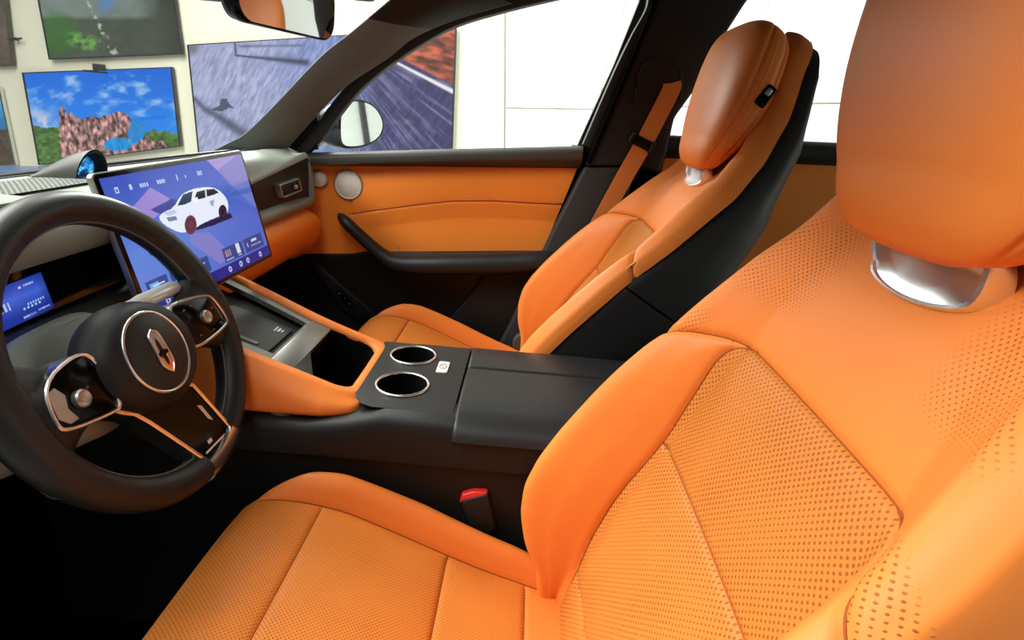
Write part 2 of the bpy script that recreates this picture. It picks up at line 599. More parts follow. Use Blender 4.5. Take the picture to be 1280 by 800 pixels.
def wall_quad(pix, mat):
    """wall panel whose corner pixels are pix; a thin board on the wall with a small joint all round"""
    p = [atX(a, b_, WX) for a, b_ in pix]; c = sum(p) / 4
    p = [q + (c - q) / np.linalg.norm(c - q) * .006 for q in p]
    m = MB().prism(p, (0.04, 0, 0), 0.0015, 1)
    return tag(m.build('wall_right_panel', mat, smooth=False), kind='structure')


wall_quad([(-420, -420), (633, -460), (629, 560), (-420, 560)], M['wall_cream'])
wall_quad([(633, -200), (838, -200), (745, 137), (632, 135)], M['wall_white'])
wall_quad([(632, 135), (745, 137), (640, 520), (629, 520)], M['wall_white'])
wall_quad([(838, -200), (1010, -200), (930, 131), (745, 137)], M['wall_white'])
wall_quad([(745, 137), (930, 131), (850, 520), (640, 520)], M['wall_white'])
wall_quad([(1010, -200), (1500, -200), (1500, 124), (930, 130)], M['wall_white'])
wall_quad([(930, 131), (1500, 124), (1500, 520), (850, 520)], M['wall_white'])


def P2(u, v, q):
    """photo pixel on a wall screen whose corner pixels are q"""
    tl, tr, br, bl = [np.array(a, float) for a in q]
    U, V_ = u[..., None], v[..., None]
    p = (tl * (1 - U) + tr * U) * (1 - V_) + (bl * (1 - U) + br * U) * V_
    return p[..., 0], p[..., 1]


def wall_screen(name, q, nu, nv, pic, label, cat, group, frame_mat, lip=0.010, x=3.222):
    cs = [atX(a, b_, x) for a, b_ in q]
    c = sum(cs) / 4
    o = thing(name, (WX - 0.005, c[1], c[2]), label, cat, group)
    out = []
    for k in range(4):
        d = cs[k] - c
        out.append(c + d * (1 + lip / np.linalg.norm(d) * 1.4))
    m = MB()
    m.prism([p + np.array([0.004, 0, 0]) for p in out], (0.022, 0, 0), 0.002, 1)
    m.build('casing', frame_mat, o, smooth=False)
    # bezel: four bars round the picture
    m = MB()
    for k in range(4):
        a, b_, c_, d_ = cs[k], cs[(k + 1) % 4], out[(k + 1) % 4], out[k]
        m.prism([p + np.array([-0.004, 0, 0]) for p in (a, b_, c_, d_)], (0.01, 0, 0))
    m.build('bezel', frame_mat, o, smooth=False)
    m = MB().box((WX - 0.018, c[1], c[2]), (0.03, 0.3, 0.2), bevel=0.003)
    m.build('wall_mount', frame_mat, o, smooth=False)
    screen_mesh('screen', [p + np.array([-0.001, 0, 0]) for p in cs], nu, nv, pic, M['tv'], o)
    return o


Q_ROCK = [(30, 92), (213, 85), (224, 182), (50, 205)]
Q_GREEN = [(38, -62), (208, -66), (226, 66), (63, 73)]
Q_ROAD = [(236, 57), (569, 36), (562, 240), (254, 236)]
Q_LEFT = [(-150, 104), (-2, 110), (18, 205), (-110, 215)]
Q_TOPLEFT = [(-150, -70), (-2, -66), (14, 80), (-120, 84)]


def pic_rock(u, v):
    x, y = P2(u, v, Q_ROCK)
    c = np.zeros(x.shape + (3,))
    t = np.clip((y - 85) / 100, 0, 1)
    c[:] = np.array([18, 100, 215.])
    c = mixc(c, (40, 140, 240), t)
    cl = np.clip((fbm(x / 22 + 3, y / 14, 5) - 0.52) * 4.5, 0, 1) * np.clip(1.3 - t, 0, 1)
    c = mixc(c, (185, 205, 235), cl * 0.8)
    lc = np.exp(-(((x - 55) / 22) ** 2 + ((y - 152) / 16) ** 2))
    c = mixc(c, (190, 195, 220), np.clip(lc * 1.1 * fbm(x / 7, y / 7, 9) * 1.6, 0, 1))
    P = np.stack([x, y], -1)
    n = fbm(x / 5, y / 4, 2)
    gl = (y > 156 + 10 * (fbm(x / 8, y * 0, 4) - 0.5) + (x - 45) * 0.02) & (x < 100)
    gr = (y > 162 + 12 * (fbm(x / 9, y * 0, 8) - 0.5) + np.abs(x - 200) * 0.1) & (x > 178)
    grc = np.stack([30 + 90 * n, 55 + 110 * n, 25 + 50 * n], -1)
    for k in (gl, gr): c = np.where(k[..., None], grc, c)
    rock = inpoly(P + 2.5 * np.stack([n - 0.5, n - 0.5], -1) * 2, [(74, 134), (80, 131), (84, 142), (90, 139), (97, 147), (106, 148), (116, 143), (124, 146), (134, 142), (150, 138),
                                                             (160, 142), (166, 150), (163, 168), (170, 180), (183, 168), (192, 176), (204, 175), (214, 196), (125, 205), (76, 196)])
    s = fbm(x / 3.2 - y / 9, y / 7 + x / 11, 12)
    s2 = np.clip((s - .5) * 1.7 + .5, 0, 1) * (.75 + .5 * fbm(x / 14, y / 11, 44)); rc = np.stack([48 + 195 * s2, 34 + 150 * s2, 34 + 142 * s2], -1)
    c = np.where(rock[..., None], rc, c)
    tri = inpoly(P, [(165, 146), (183, 157), (180, 172), (166, 180), (160, 168)])
    c = np.where(tri[..., None], np.array([30, 130, 205.]) + 30 * (s - 0.5)[..., None], c)
    e = ((x - 148) / 18) ** 2 + ((y - 180 + (x - 148) * 0.03) / 8.5) ** 2 < 1
    c = np.where(e[..., None], np.array([20, 140, 215.]) + 60 * (s - 0.5)[..., None], c)
    return c


def pic_green(u, v):
    x, y = P2(u, v, Q_GREEN)
    n = fbm(x / 16, y / 12, 3); f = fbm(x / 5, y / 5, 6)
    c = np.zeros(x.shape + (3,)); c[:] = np.array([72, 78, 68.]); c = c + 22 * (n - 0.5)[..., None]
    band = np.clip((24 - y) / 6, 0, 1) * np.clip((200 - x) / 30, 0, 1)
    c = mixc(c, (128, 142, 138), band * (0.55 + 0.4 * n))
    c = mixc(c, (80, 130, 200), np.exp(-(((x - 133) / 9) ** 2 + ((y - 2) / 10) ** 2)) * 0.8)
    g1 = np.clip(1.5 - ((x - 72) / 26) ** 2 - ((y - 42) / 26) ** 2, 0, 1)
    c = mixc(c, (52, 105, 42), g1 * (0.5 + 0.5 * f))
    lf = np.clip(1.25 - ((x - 104 - (y - 50) * 0.8) / 24) ** 2 - ((y - 51) / 13) ** 2, 0, 1)
    c = mixc(c, (105, 160, 70), lf * np.clip((f - 0.35) * 3.4, 0, 1))
    br = np.abs(x - (112 + (y - 5) * 0.52)) < 1.6 + 4.5 * f * np.clip((y - 10) / 45, 0, 1)
    c = mixc(c, (185, 190, 165), br * np.clip((f - 0.42) * 4, 0, 1))
    c = mixc(c, (60, 62, 55), np.clip((x - 195) / 30, 0, 0.6))
    return c


def pic_road(u, v):
    x, y = P2(u, v, Q_ROAD)
    P = np.stack([x, y], -1)
    st = fbm((x + y * 0.5) / 3.0, (y - x * 0.25) / 10.0, 2) - 0.5
    c = np.zeros(x.shape + (3,)); c[:] = np.array([166, 170, 206.])
    c = mixc(c, (132, 148, 196), np.clip((x - 320) / 90, 0, 1))
    c = mixc(c, (96, 92, 132), np.clip((x - 420) / 60, 0, 1))
    c = c + (st * np.where(x < 430, 75, 30))[..., None]
    ang = (y - 20) / np.maximum(x - 395, 1)
    sk = fbm(ang * 26, np.hypot(x - 395, y - 20) / 45, 31)
    c = np.where((x > 440)[..., None], c + (np.clip(sk - 0.52, 0, 1) * 210)[..., None] - 16, c)
    sh = np.exp(-(np.abs(y - 124 - (x - 243) * 0.33) / 5.5) ** 2) * np.clip((x - 240) / 18, 0, 1) * np.clip((330 - x) / 60, 0, 1)
    d, _ = seg_dist(P, [(243, 120), (256, 133), (270, 140), (292, 155), (318, 172)])
    sh = np.exp(-(d / (3 + np.clip((x - 243) / 14, 0, 5))) ** 2)
    blob = inpoly(P, [(263, 134), (275, 128), (276, 120), (284, 120), (287, 126), (294, 132), (286, 131), (278, 136)])
    c = mixc(c, (84, 88, 112), np.clip(sh * 0.85 + blob, 0, 0.95))
    d, _ = seg_dist(P, [(295, 53), (296, 68), (318, 70), (385, 76)])
    c = mixc(c, (70, 78, 102), np.exp(-(d / (1.2 + np.clip((x - 315) / 22, 0, 2.8))) ** 2) * 0.95)
    c = mixc(c, (98, 104, 130), np.exp(-(np.abs(y - 57 + (x - 330) * 0.02) / 1.6) ** 2) * ((x > 300) & (x < 380)) * 0.7)
    c = mixc(c, (105, 100, 110), np.exp(-(((x - 240) / 9) ** 2 + ((y - 60) / 8) ** 2)) * 0.8)
    sky = y < 73 + (x - 495) * 0.49 - 6
    n = fbm(x / 16, (y - x * 0.2) / 5.0, 21)
    n = np.clip((n - .5) * 2.2 + .5, 0, 1); sc = np.stack([225 - 120 * n, 118 - 50 * n, 88 - 30 * n], -1)
    c = np.where((sky & (x > 470))[..., None], sc, c)
    d, _ = seg_dist(P, [(480, 67), (566, 110)])
    c = mixc(c, (250, 245, 245), np.clip(1.6 - d / (1.0 + np.clip((x - 490) / 50, 0, 1.6)), 0, 1) * (x > 470))
    return c


def pic_left(u, v):
    x, y = P2(u, v, Q_LEFT)
    n = fbm(x / 5, y / 4, 3)
    c = np.zeros(x.shape + (3,)); c[:] = np.array([70, 165, 215.])
    c = mixc(c, (40, 110, 160), np.clip((y - 120) / 40, 0, 1))
    low = y > 160 + 8 * (n - 0.5)
    return np.where(low[..., None], np.stack([45 + 60 * n, 42 + 45 * n, 32 + 32 * n], -1), c)


def pic_topleft(u, v):
    x, y = P2(u, v, Q_TOPLEFT)
    n = fbm(x / 9, y / 9, 3)
    c = np.stack([70 + 40 * n, 62 + 35 * n, 55 + 30 * n], -1)
    return c


SG = 'screens on the showroom wall'
tv = wall_screen('wall_television', Q_ROCK, 190, 120, pic_rock, 'flat television showing brown rock pinnacles under blue sky, camera clipped on top', 'television', SG, M['tv_frame'])
# small camera clipped on the top edge of that television
c = atX(124, 84, 3.2); c2 = atX(113, 88, 3.2)
m = MB(); m.box(c + np.array([0, 0, 0.0]), (0.05, 0.062, 0.04), bevel=0.005); m.box((c + c2) / 2 + np.array([0, 0, -0.018]), (0.03, 0.15, 0.014), bevel=0.004)
tag(m.build('webcam', M['tv_frame']), 'small black camera bar perched on top edge of rock picture television', 'camera')
wall_screen('wall_television', Q_GREEN, 150, 110, pic_green, 'dark flat television with green leaves, hung above the rock picture television', 'television', SG, M['tv_frame'])
wall_screen('wall_television', Q_ROAD, 360, 200, pic_road, 'large wide screen showing grey tarmac road with white line and red sky', 'television', SG, M['tv_frame'], 0.008)
wall_screen('wall_television', Q_LEFT, 60, 60, pic_left, 'silver-edged screen with blue sky, cut off beside the rock picture television', 'television', SG, M['chrome'])
wall_screen('framed_picture', Q_TOPLEFT, 40, 40, pic_topleft, 'brown-framed dark picture high on the wall, cut off at the photo corner', 'picture', SG, M['brown_frame'], 0.012)
a, b_ = atX(9, 49, 3.22), atX(27, 48, 3.22)
m = MB(); m.tube([a, b_], 0.006, 8); m.box((a + b_) / 2 + np.array([0.012, 0, 0]), (0.03, 0.02, 0.02), bevel=0.003)
tag(m.build('wall_hook_rail', M['tv_frame']), 'short dark rail sticking out beside the brown-framed picture', 'rail')


# ================================================================ the two front seats
def tab(xs, ys, sm=0.02):
    g = np.linspace(xs[0], xs[-1], 500)
    v = np.interp(g, xs, ys)
    k = max(1, int(sm / (g[1] - g[0])))
    ker = np.hanning(2 * k + 3); ker /= ker.sum()
    pad = len(ker) // 2
    ext = np.concatenate([2 * v[0] - v[1:pad + 1][::-1], v, 2 * v[-1] - v[-pad - 1:-1][::-1]])
    v = np.convolve(ext, ker, 'valid')
    return lambda q: np.interp(q, g, v)


sstep0 = lambda a, b_, x: (lambda t_: t_ * t_ * (3 - 2 * t_))(np.clip((x - a) / (b_ - a), 0, 1))
S0, S1 = -0.06, 0.905
fW = tab([-.06, 0, .05, .1, .2, .3, .38, .46, .55, .6, .66, .72, .8, .86, .89, .905], [.225, .24, .25, .257, .262, .262, .258, .248, .228, .212, .19, .178, .166, .152, .13, .10])
fHB = tab([-.06, 0, .03, .07, .11, .155, .21, .28, .33, .38, .46, .55, .6, .68, .77, .85, .905], [.015, .052, .085, .112, .126, .128, .122, .11, .10, .088, .064, .04, .024, .016, .03, .062, .07])
fHC = tab([-.06, 0, .08, .2, .3, .46, .56, .62, .7, .8, .86, .905], [-.01, .0, .008, .012, .010, .012, .008, -.004, -.022, -.02, .01, .04])
fMI = tab([-.06, .06, .284, .455, .52, .6, .7, .8, .905], [.205, .200, .183, .158, .15, .135, .115, .10, .07])


def seat_frame(pose, sg):
    xc, y, z, t = pose
    u = np.array([0, -math.sin(t), math.cos(t)]); n = np.array([0, math.cos(t), math.sin(t)])
    o = np.array([xc, y, z])

    def T(m, s, h):
        m, s, h = np.broadcast_arrays(np.asarray(m, float), np.asarray(s, float), np.asarray(h, float))
        return o + np.stack([sg * m, 0 * m, 0 * m], -1) + s[..., None] * u + h[..., None] * n
    return T, u, n, o


def cross_profile(s, na, ext=0.0):
    """half cross-section (m,h) from the seat's middle to the outer rolled edge, at height s"""
    W, hb, hc, mi = float(fW(s)), float(fHB(s)), float(fHC(s)), float(fMI(s))
    mc = W - 0.030
    pts = [(0, hc), (mi * .5, hc + .001), (mi * .85, hc + .003), (mi, hc + .008), ((mi * .45 + mc * .55), hc + (hb - hc) * .62), (mc, hb), (W - .007, hb - .010), (W - .001, hb - .024), (W, hb - .038 - ext)]
    return spline(pts, na)


def make_seat(name, pose, sg, cush, label, buckle=False):
    T, u, n, o = seat_frame(pose, sg)
    xc = pose[0]
    root = thing(name, (xc, pose[1] + 0.15, 0.02), label, 'car seat', 'front seats')
    # ---- backrest surface
    NA, NS = 104, 300
    EXT = .035                                    # the cover reaches further round on the door side
    ss = np.linspace(S0, S1, NS)
    half = np.stack([cross_profile(s, NA) for s in ss], 1)             # (NA,NS,2)
    left = np.stack([cross_profile(s, NA, EXT) for s in ss], 1)[:0:-1]; left[..., 0] *= -1
    prof = np.concatenate([left, half], 0)                             # (2NA-1,NS,2)
    S = np.broadcast_to(ss, prof.shape[:2])
    P3 = T(prof[..., 0], S, prof[..., 1])
    # arc length across for the leather's own coordinates
    dl = np.linalg.norm(np.diff(prof, axis=0), axis=-1)
    arc = np.concatenate([np.zeros((1, NS)), np.cumsum(dl, 0)], 0); arc = arc - arc[NA - 1]
    N3 = grid_normals(P3)
    if (N3[NA, NS // 2] @ n) < 0: N3 = -N3
    flat = np.stack([arc, S], -1)

    def A(m, s):                                                       # arc coordinate of (m,s)
        pr_ = cross_profile(s, NA); d_ = np.concatenate([[0], np.cumsum(np.linalg.norm(np.diff(pr_, axis=0), axis=1))])
        k = np.argmax(pr_[:, 0]); return math.copysign(np.interp(abs(m), pr_[:k + 1, 0], d_[:k + 1]), m)
    Emax = lambda s: A(9, s) + 0.08
    sh = [(A(.12, .4585), .4585), (A(.155, .457), .457), (A(.185, .446), .446), (A(.225, .418), .418), (A(.262, .372), .372), (A(9, .36) + .07, .345)]
    sh = smooth_poly(sh, 2)
    top = [(-p[0], p[1]) for p in sh[::-1]] + [tuple(p) for p in sh]
    side_r = smooth_poly([(A(.142, .458), float(np.interp(A(.142, .458), [p[0] for p in sh], [p[1] for p in sh]))), (A(.163, .449), .449), (A(.174, .424), .424), (A(.176, .38), .38), (A(.183, .284), .284), (A(.196, .15), .15), (A(.198, .04), .04), (A(.19, -.06), -.06)], 2)
    side_l = [(-p[0], p[1]) for p in side_r]
    split = [(-A(.183, .284), .284), (A(.183, .284), .284)]
    low = [(-A(.198, .035), .035), (A(.198, .035), .035)]
    poly_ins = [tuple(p) for p in side_r] + [(-p[0], p[1]) for p in side_r[::-1]]
    # edge seam where the front cover meets the orange side band
    edge = [(A(9, s) - 0.004, s) for s in np.linspace(S0, .87, 40)]
    edge_l = [(-p[0], p[1]) for p in edge]
    seams = [top, side_r, side_l, split, low]
    toph = lambda q: np.interp(np.abs(q[:, 0]), [p[0] for p in sh], [p[1] for p in sh], left=.458)
    inside = lambda q: inpoly(q, poly_ins)
    regs = [('shoulder_panel', M['shoulder'], lambda q: q[:, 1] > toph(q), None),
            ('backrest_insert', M['insert'], lambda q: inside(q) & (q[:, 1] > .284), 'upper perforated backrest insert'),
            ('backrest_insert', M['insert'], lambda q: inside(q) & (q[:, 1] > .035), 'lower perforated backrest insert'),
            ('backrest_insert', M['insert'], lambda q: inside(q), 'short perforated strip at foot of backrest'),
            ('side_bolster', M['orange'], lambda q: q[:, 0] > 0, None),
            ('side_bolster', M['orange'], lambda q: q[:, 0] <= 0, None)]
    dsh = np.minimum(seg_dist(flat, sh)[0], seg_dist(flat, [(-p[0], p[1]) for p in sh])[0])
    am = np.abs(prof[..., 0])
    zone = sstep0(.075, .13, am) * (1 - sstep0(.19, .225, am)) * sstep0(.50, .53, S) * (1 - sstep0(.60, .64, S))
    strip = (1 - sstep0(.026, .036, dsh)) * sstep0(.19, .215, am)
    padded(root, P3, N3, flat, regs, seams, mask=np.maximum(zone, strip))
    # piping thread along the bolster edge
    for sgn in (1, -1):
        e = np.array([T(sgn * (fW(s) - .0045), s, fHB(s) - .0125) for s in np.linspace(.02, .885, 70)])
        MB().tube(e, .0016, 6).build('piping', M['thread'], root)

    # ---- black shell behind
    def shell(s0, s1, k, nm, mat, grow=0.0):
        rings = []
        for s in np.linspace(s0, s1, k):
            W, hb = float(fW(s)), float(fHB(s))
            h0 = hb - .036
            hk = min(-.115, h0 - .05) if s < .6 else np.interp(s, [.6, .75, .86, .905], [-.115, -.085, -.025, .026])
            q = spline([(W - .001, h0), (W + .004 + grow, h0 - .022), (W + .001 + grow, (h0 + hk) / 2 - .008), (W - .025, hk + .012), (W - .075, hk - .012), (0, hk - .022)], 26)
            ql = q.copy(); ql[:5, 1] -= np.linspace(EXT, .6 * EXT, 5)
            q = np.vstack([q, (ql[::-1] * [-1, 1])[1:]])
            rings.append(T(q[:, 0], s, q[:, 1]))
        m = MB(); m.loft(rings, False, False)
        return m.build(nm, mat, root)
    shell(-.06, .352, 30, 'seat_shell', M['black_leather'])
    shell(.356, .905, 50, 'seat_shell', M['black'], .001)
    # top closing strip of the shell
    W, hb, hc = float(fW(.905)), float(fHB(.905)), float(fHC(.905))
    q = cross_profile(.905, NA); q = np.vstack([(q * [-1, 1])[:0:-1], q])
    bk = spline([(W - .001, hb - .036), (W - .02, .026), (W - .05, .016), (0, .006)], 30)
    bk = np.vstack([bk, (bk[::-1] * [-1, 1])[1:]])
    ring = [T(p[0], .905, p[1]) for p in q] + [T(p[0], .906, p[1]) for p in bk[1:-1]]
    m = MB(); cc = T(0, .912, .03)
    m.add(ring + [cc], [[i, (i + 1) % len(ring), len(ring)] for i in range(len(ring))])
    m.build('shell_top', M['orange'], root)

    # ---- headrest
    hr_s = np.array([.630, .635, .647, .672, .708, .75, .795, .832, .859, .877, .889, .894])
    hr_w = np.array([.066, .092, .114, .137, .159, .172, .176, .172, .161, .143, .118, .084])
    hr_f = np.array([.038, .054, .070, .086, .103, .121, .137, .148, .152, .148, .137, .122])
    hr_b = np.array([.022, .012, .008, .005, .004, .008, .020, .034, .046, .058, .072, .086])
    g = np.concatenate([np.linspace(0, .12, 8, endpoint=False), np.linspace(.12, .88, 34, endpoint=False), np.linspace(.88, 1, 9)])
    xi = np.linspace(0, 1, len(hr_s))
    cs = spline(np.stack([hr_s, hr_w, hr_f, hr_b], 1), 61)
    gi = np.linspace(0, 1, 61)
    th = np.linspace(-math.pi / 2, 1.5 * math.pi, 132, endpoint=False)
    ex = 2 / 3.0
    cc_, ss_ = np.cos(th), np.sin(th)
    px = np.sign(cc_) * np.abs(cc_) ** ex; py = np.sign(ss_) * np.abs(ss_) ** ex
    seam_a, seam_b = 0.28, -0.42                                       # py value of the two seams
    rings = []
    for s, w, f_, bk_ in cs:
        hm, hd = (f_ + bk_) / 2, (f_ - bk_) / 2
        hy = py * hd
        gr = 1 - 0.03 * np.exp(-((py - seam_a) / .07) ** 2) - 0.03 * np.exp(-((py - seam_b) / .07) ** 2)
        rings.append(T(px * w * gr, np.full(len(th), s) - .008 * (py + 1) * float(np.clip((.668 - s) / .035, 0, 1)), hm + hy))
    P = np.array(rings)
    k = len(th)

    def band(nm, mask, mat, lab, par):
        m = MB(); V = P.reshape(-1, 3); F = []
        for i in range(60):
            for j in range(k):
                jj = (j + 1) % k
                if mask((py[j] + py[jj]) / 2): F.append([i * k + j, i * k + jj, (i + 1) * k + jj, (i + 1) * k + j])
        base = len(V); ext = []
        for row, idx in ((0, 0), (60, 60)):
            c0 = P[row].mean(0); ext.append(c0)
            for j in range(k):
                jj = (j + 1) % k
                if mask((py[j] + py[jj]) / 2): F.append([idx * k + j, idx * k + jj, base + (0 if row == 0 else 1)])
        V = np.vstack([V, ext])
        F3 = F; used = sorted({i for f in F3 for i in f}); mp_ = {a: b_ for b_, a in enumerate(used)}
        m.add(V[used], [[mp_[i] for i in f] for f in F3])
        return m.build(nm, mat, par, angle=60, label=lab)
    hrest = band('headrest', lambda q: q > seam_a, M['orange'], 'plump orange headrest front', root)
    band('headrest_gusset', lambda q: seam_b < q <= seam_a, M['orange'], None, hrest)
    band('headrest_back', lambda q: q <= seam_b, M['orange'], None, hrest)
    # release button and its surround on the inner side of the headrest
    m = MB(); m.box(T(.1745, .775, .056), (.012, .022, .040), rot=np.column_stack([[1, 0, 0], n, u]), bevel=.005)
    bt = m.build('release_button', M['gloss'], hrest)
    m = MB(); m.box(T(.179, .782, .058), (.008, .011, .014), rot=np.column_stack([[1, 0, 0], n, u]), bevel=.003)
    m.build('button_cap', M['silver'], hrest)
    # stitch dots beside the front seam
    for sgn in (1, -1):
        m = MB()
        for s in np.linspace(.665, .86, 34):
            w, f_, bk_ = [float(np.interp(s, cs[:, 0], cs[:, k_])) for k_ in (1, 2, 3)]
            j = np.argmin(np.abs(py - .02) + 10 * (px * sgn < 0))
            c = T(px[j] * w * 1.002, s, (f_ + bk_) / 2 + py[j] * (f_ - bk_) / 2)
            m.box(c, (.0022, .0022, .0032), rot=np.column_stack([[1, 0, 0], n, u]))
        m.build('stitching', M['thread'], hrest, smooth=False)
    # ---- chrome bracket under the headrest
    pl = [(-.088, .634), (-.086, .610), (-.068, .590), (-.008, .580), (.050, .588), (.064, .606), (.066, .630), (.045, .652), (-.065, .652)]
    pl = smooth_poly(pl, 2, True)
    hz = lambda m_, s_: .012 + .030 * np.clip((s_ - .600) / .05, 0, 1)
    rr = []
    for scale, dh in ((1.0, -.02), (1.0, .0), (.985, .003), (.93, .0035), (.90, .001), (.6, 0.0)):
        c0 = np.array([0, .62]); q = c0 + (pl - c0) * scale
        rr.append(T(q[:, 0], q[:, 1], hz(q[:, 0], q[:, 1]) + dh))
    m = MB(); m.loft(rr, True, True)
    m.build('headrest_bracket', M['satin'], root)

    # ---- cushion: a path in (y,z) from the back to the front roll, lofted across
    dy, dz = cush
    path = np.array([(-.16, .225), (-.10, .240), (-.06, .250), (0, .268), (.06, .290), (.13, .318), (.20, .345), (.25, .361), (.30, .370), (.335, .370), (.358, .360), (.371, .338), (.372, .305), (.364, .27)])
    NL, NB = 200, 80
    pc = spline(path, NL)
    tl_ = np.gradient(pc, axis=0); tl_ /= np.linalg.norm(tl_, axis=1)[:, None]
    nl_ = np.stack([-tl_[:, 1], tl_[:, 0]], 1)
    ll = np.concatenate([[0], np.cumsum(np.linalg.norm(np.diff(pc, axis=0), axis=1))])
    l_at = lambda y: np.interp(y, pc[:150, 0], ll[:150])
    wc = tab([0, .1, .3, .43, .475, .515, .56, ll[-1]], [.235, .25, .262, .260, .253, .235, .212, .202])
    cb = tab([0, .05, .14, .3, .42, .465, .50, .54, ll[-1]], [.02, .028, .036, .036, .035, .028, .012, -.008, -.012])
    mi_ = tab([0, .1, .4, .53, ll[-1]], [.205, .212, .216, .203, .190])
    hp = []
    for l in ll:
        W, hb, mi = float(wc(l)), float(cb(l)), float(mi_(l))
        pts = [(0, 0), (mi * .5, 0), (mi * .9, .0), (mi, .002), (mi * .5 + W * .5 - .006, hb * .75), (W - .016, hb), (W - .002, hb - .014), (W + .003, hb - .045), (W - .006, hb - .085), (W - .02, hb - .10)]
        hp.append(spline(pts, NB))
    hp = np.stack(hp, 1)
    lf = hp[:0:-1].copy(); lf[..., 0] *= -1
    pf = np.concatenate([lf, hp], 0)
    base = np.array([xc, dy, dz])
    P3 = base + np.stack([sg * pf[..., 0], pc[:, 0] + nl_[:, 0] * pf[..., 1], pc[:, 1] + nl_[:, 1] * pf[..., 1]], -1)
    N3 = grid_normals(P3)
    if N3[NB, 100, 2] < 0: N3 = -N3
    dl = np.linalg.norm(np.diff(pf, axis=0), axis=-1)
    arc = np.concatenate([np.zeros((1, NL)), np.cumsum(dl, 0)], 0); arc = arc - arc[NB - 1]
    L = np.broadcast_to(ll, arc.shape)
    flat = np.stack([arc, L], -1)
    # parting between cushion and bolster as an arc coordinate
    ins_r = [(float(mi_(l)) + .0, l) for l in np.linspace(0, ll[-1], 40)]
    ins_l = [(-a, l) for a, l in ins_r]
    ly = [l_at(-.058), l_at(.064), l_at(.253)]
    cross = [[(-float(mi_(l)), l), (float(mi_(l)), l)] for l in ly]
    mid = lambda q: np.abs(q[:, 0]) < mi_(q[:, 1])
    regs = [('seat_cushion', M['cushion'], lambda q: mid(q) & (q[:, 1] > ly[2]), 'front roll of the seat cushion'),
            ('seat_cushion', M['cushion'], lambda q: mid(q) & (q[:, 1] > ly[1]), 'middle panel of the seat cushion'),
            ('seat_cushion', M['cushion'], lambda q: mid(q) & (q[:, 1] > ly[0]), 'rear panel of the seat cushion'),
            ('seat_cushion', M['orange'], lambda q: mid(q), 'smooth strip of cushion under the backrest'),
            ('thigh_bolster', M['orange'], lambda q: q[:, 0] > 0, None), ('thigh_bolster', M['orange'], lambda q: q[:, 0] <= 0, None)]
    padded(root, P3, N3, flat, regs, [ins_r, ins_l] + cross, .003, .003, .006, .03)
    # ---- base tub, rails and hinge covers
    m = MB()
    rings = []
    for y, z0, z1, w in ((-.17, .10, .20, .20), (-.10, .09, .22, .235), (.1, .09, .275, .24), (.25, .10, .30, .238), (.34, .14, .30, .225), (.352, .17, .29, .215)):
        rings.append(np.array([(xc - w, dy + y, dz + z0), (xc + w, dy + y, dz + z0), (xc + w + .006, dy + y, dz + z1 - .03), (xc + w - .01, dy + y, dz + z1), (xc - w + .01, dy + y, dz + z1), (xc - w - .006, dy + y, dz + z1 - .03)]))
    m.loft(rings, True, True); m.build('seat_base', M['black'], root)
    for sgn in (-1, 1):
        m = MB(); m.box((xc + sgn * .19, pose[1] + .21, .045), (.045, .62, .05), bevel=.008)
        m.box((xc + sgn * .19, pose[1] + .0, .09), (.03, .08, .09), bevel=.006); m.box((xc + sgn * .19, pose[1] + .38, .09), (.03, .08, .14), bevel=.006)
        m.build('seat_rail', M['black'], root)
        c = T(sgn * .246, -.025, .03)
        m = MB(); m.lathe([(0, -.012), (.030, -.012), (.034, -.006), (.034, .004), (.028, .010), (0, .012)], c, (1, 0, 0), 28)
        m.build('hinge_cover', M['dash_dark'], root, label='grey round hinge cover')
    return root, T


DRV = (-0.444, -0.123, 0.267, 0.391)
PSG = (0.398, -0.074, 0.303, 0.542)
drv, TD = make_seat('car_seat', DRV, 1, (0.0, 0.0), "orange leather driver's seat nearest the camera, in front of the steering wheel")
psg, TP = make_seat('car_seat', PSG, -1, (0.045, -0.012), 'orange leather passenger seat beyond the centre console, beside the far door')


# ================================================================ steering wheel
WC = np.array([-0.303, 0.452, 0.626]); WT = 0.405
WU = np.array([0, math.sin(WT), math.cos(WT)]); WE = np.array([1.0, 0, 0]); WN = np.array([0, -math.cos(WT), math.sin(WT)])
WROT = np.column_stack([WE, WU, WN])


def WP(a, b_, h=0.0):
    a, b_, h = np.broadcast_arrays(np.asarray(a, float), np.asarray(b_, float), np.asarray(h, float))
    return WC + a[..., None] * WE + b_[..., None] * WU + h[..., None] * WN


def plate(m, poly, h0, h1, bevel=0.0015, seg=2, f=WP):
    p = [f(a, b_, h0) for a, b_ in poly]
    m.prism(p, f(0, 0, h1) - f(0, 0, h0), bevel, seg)
    return m


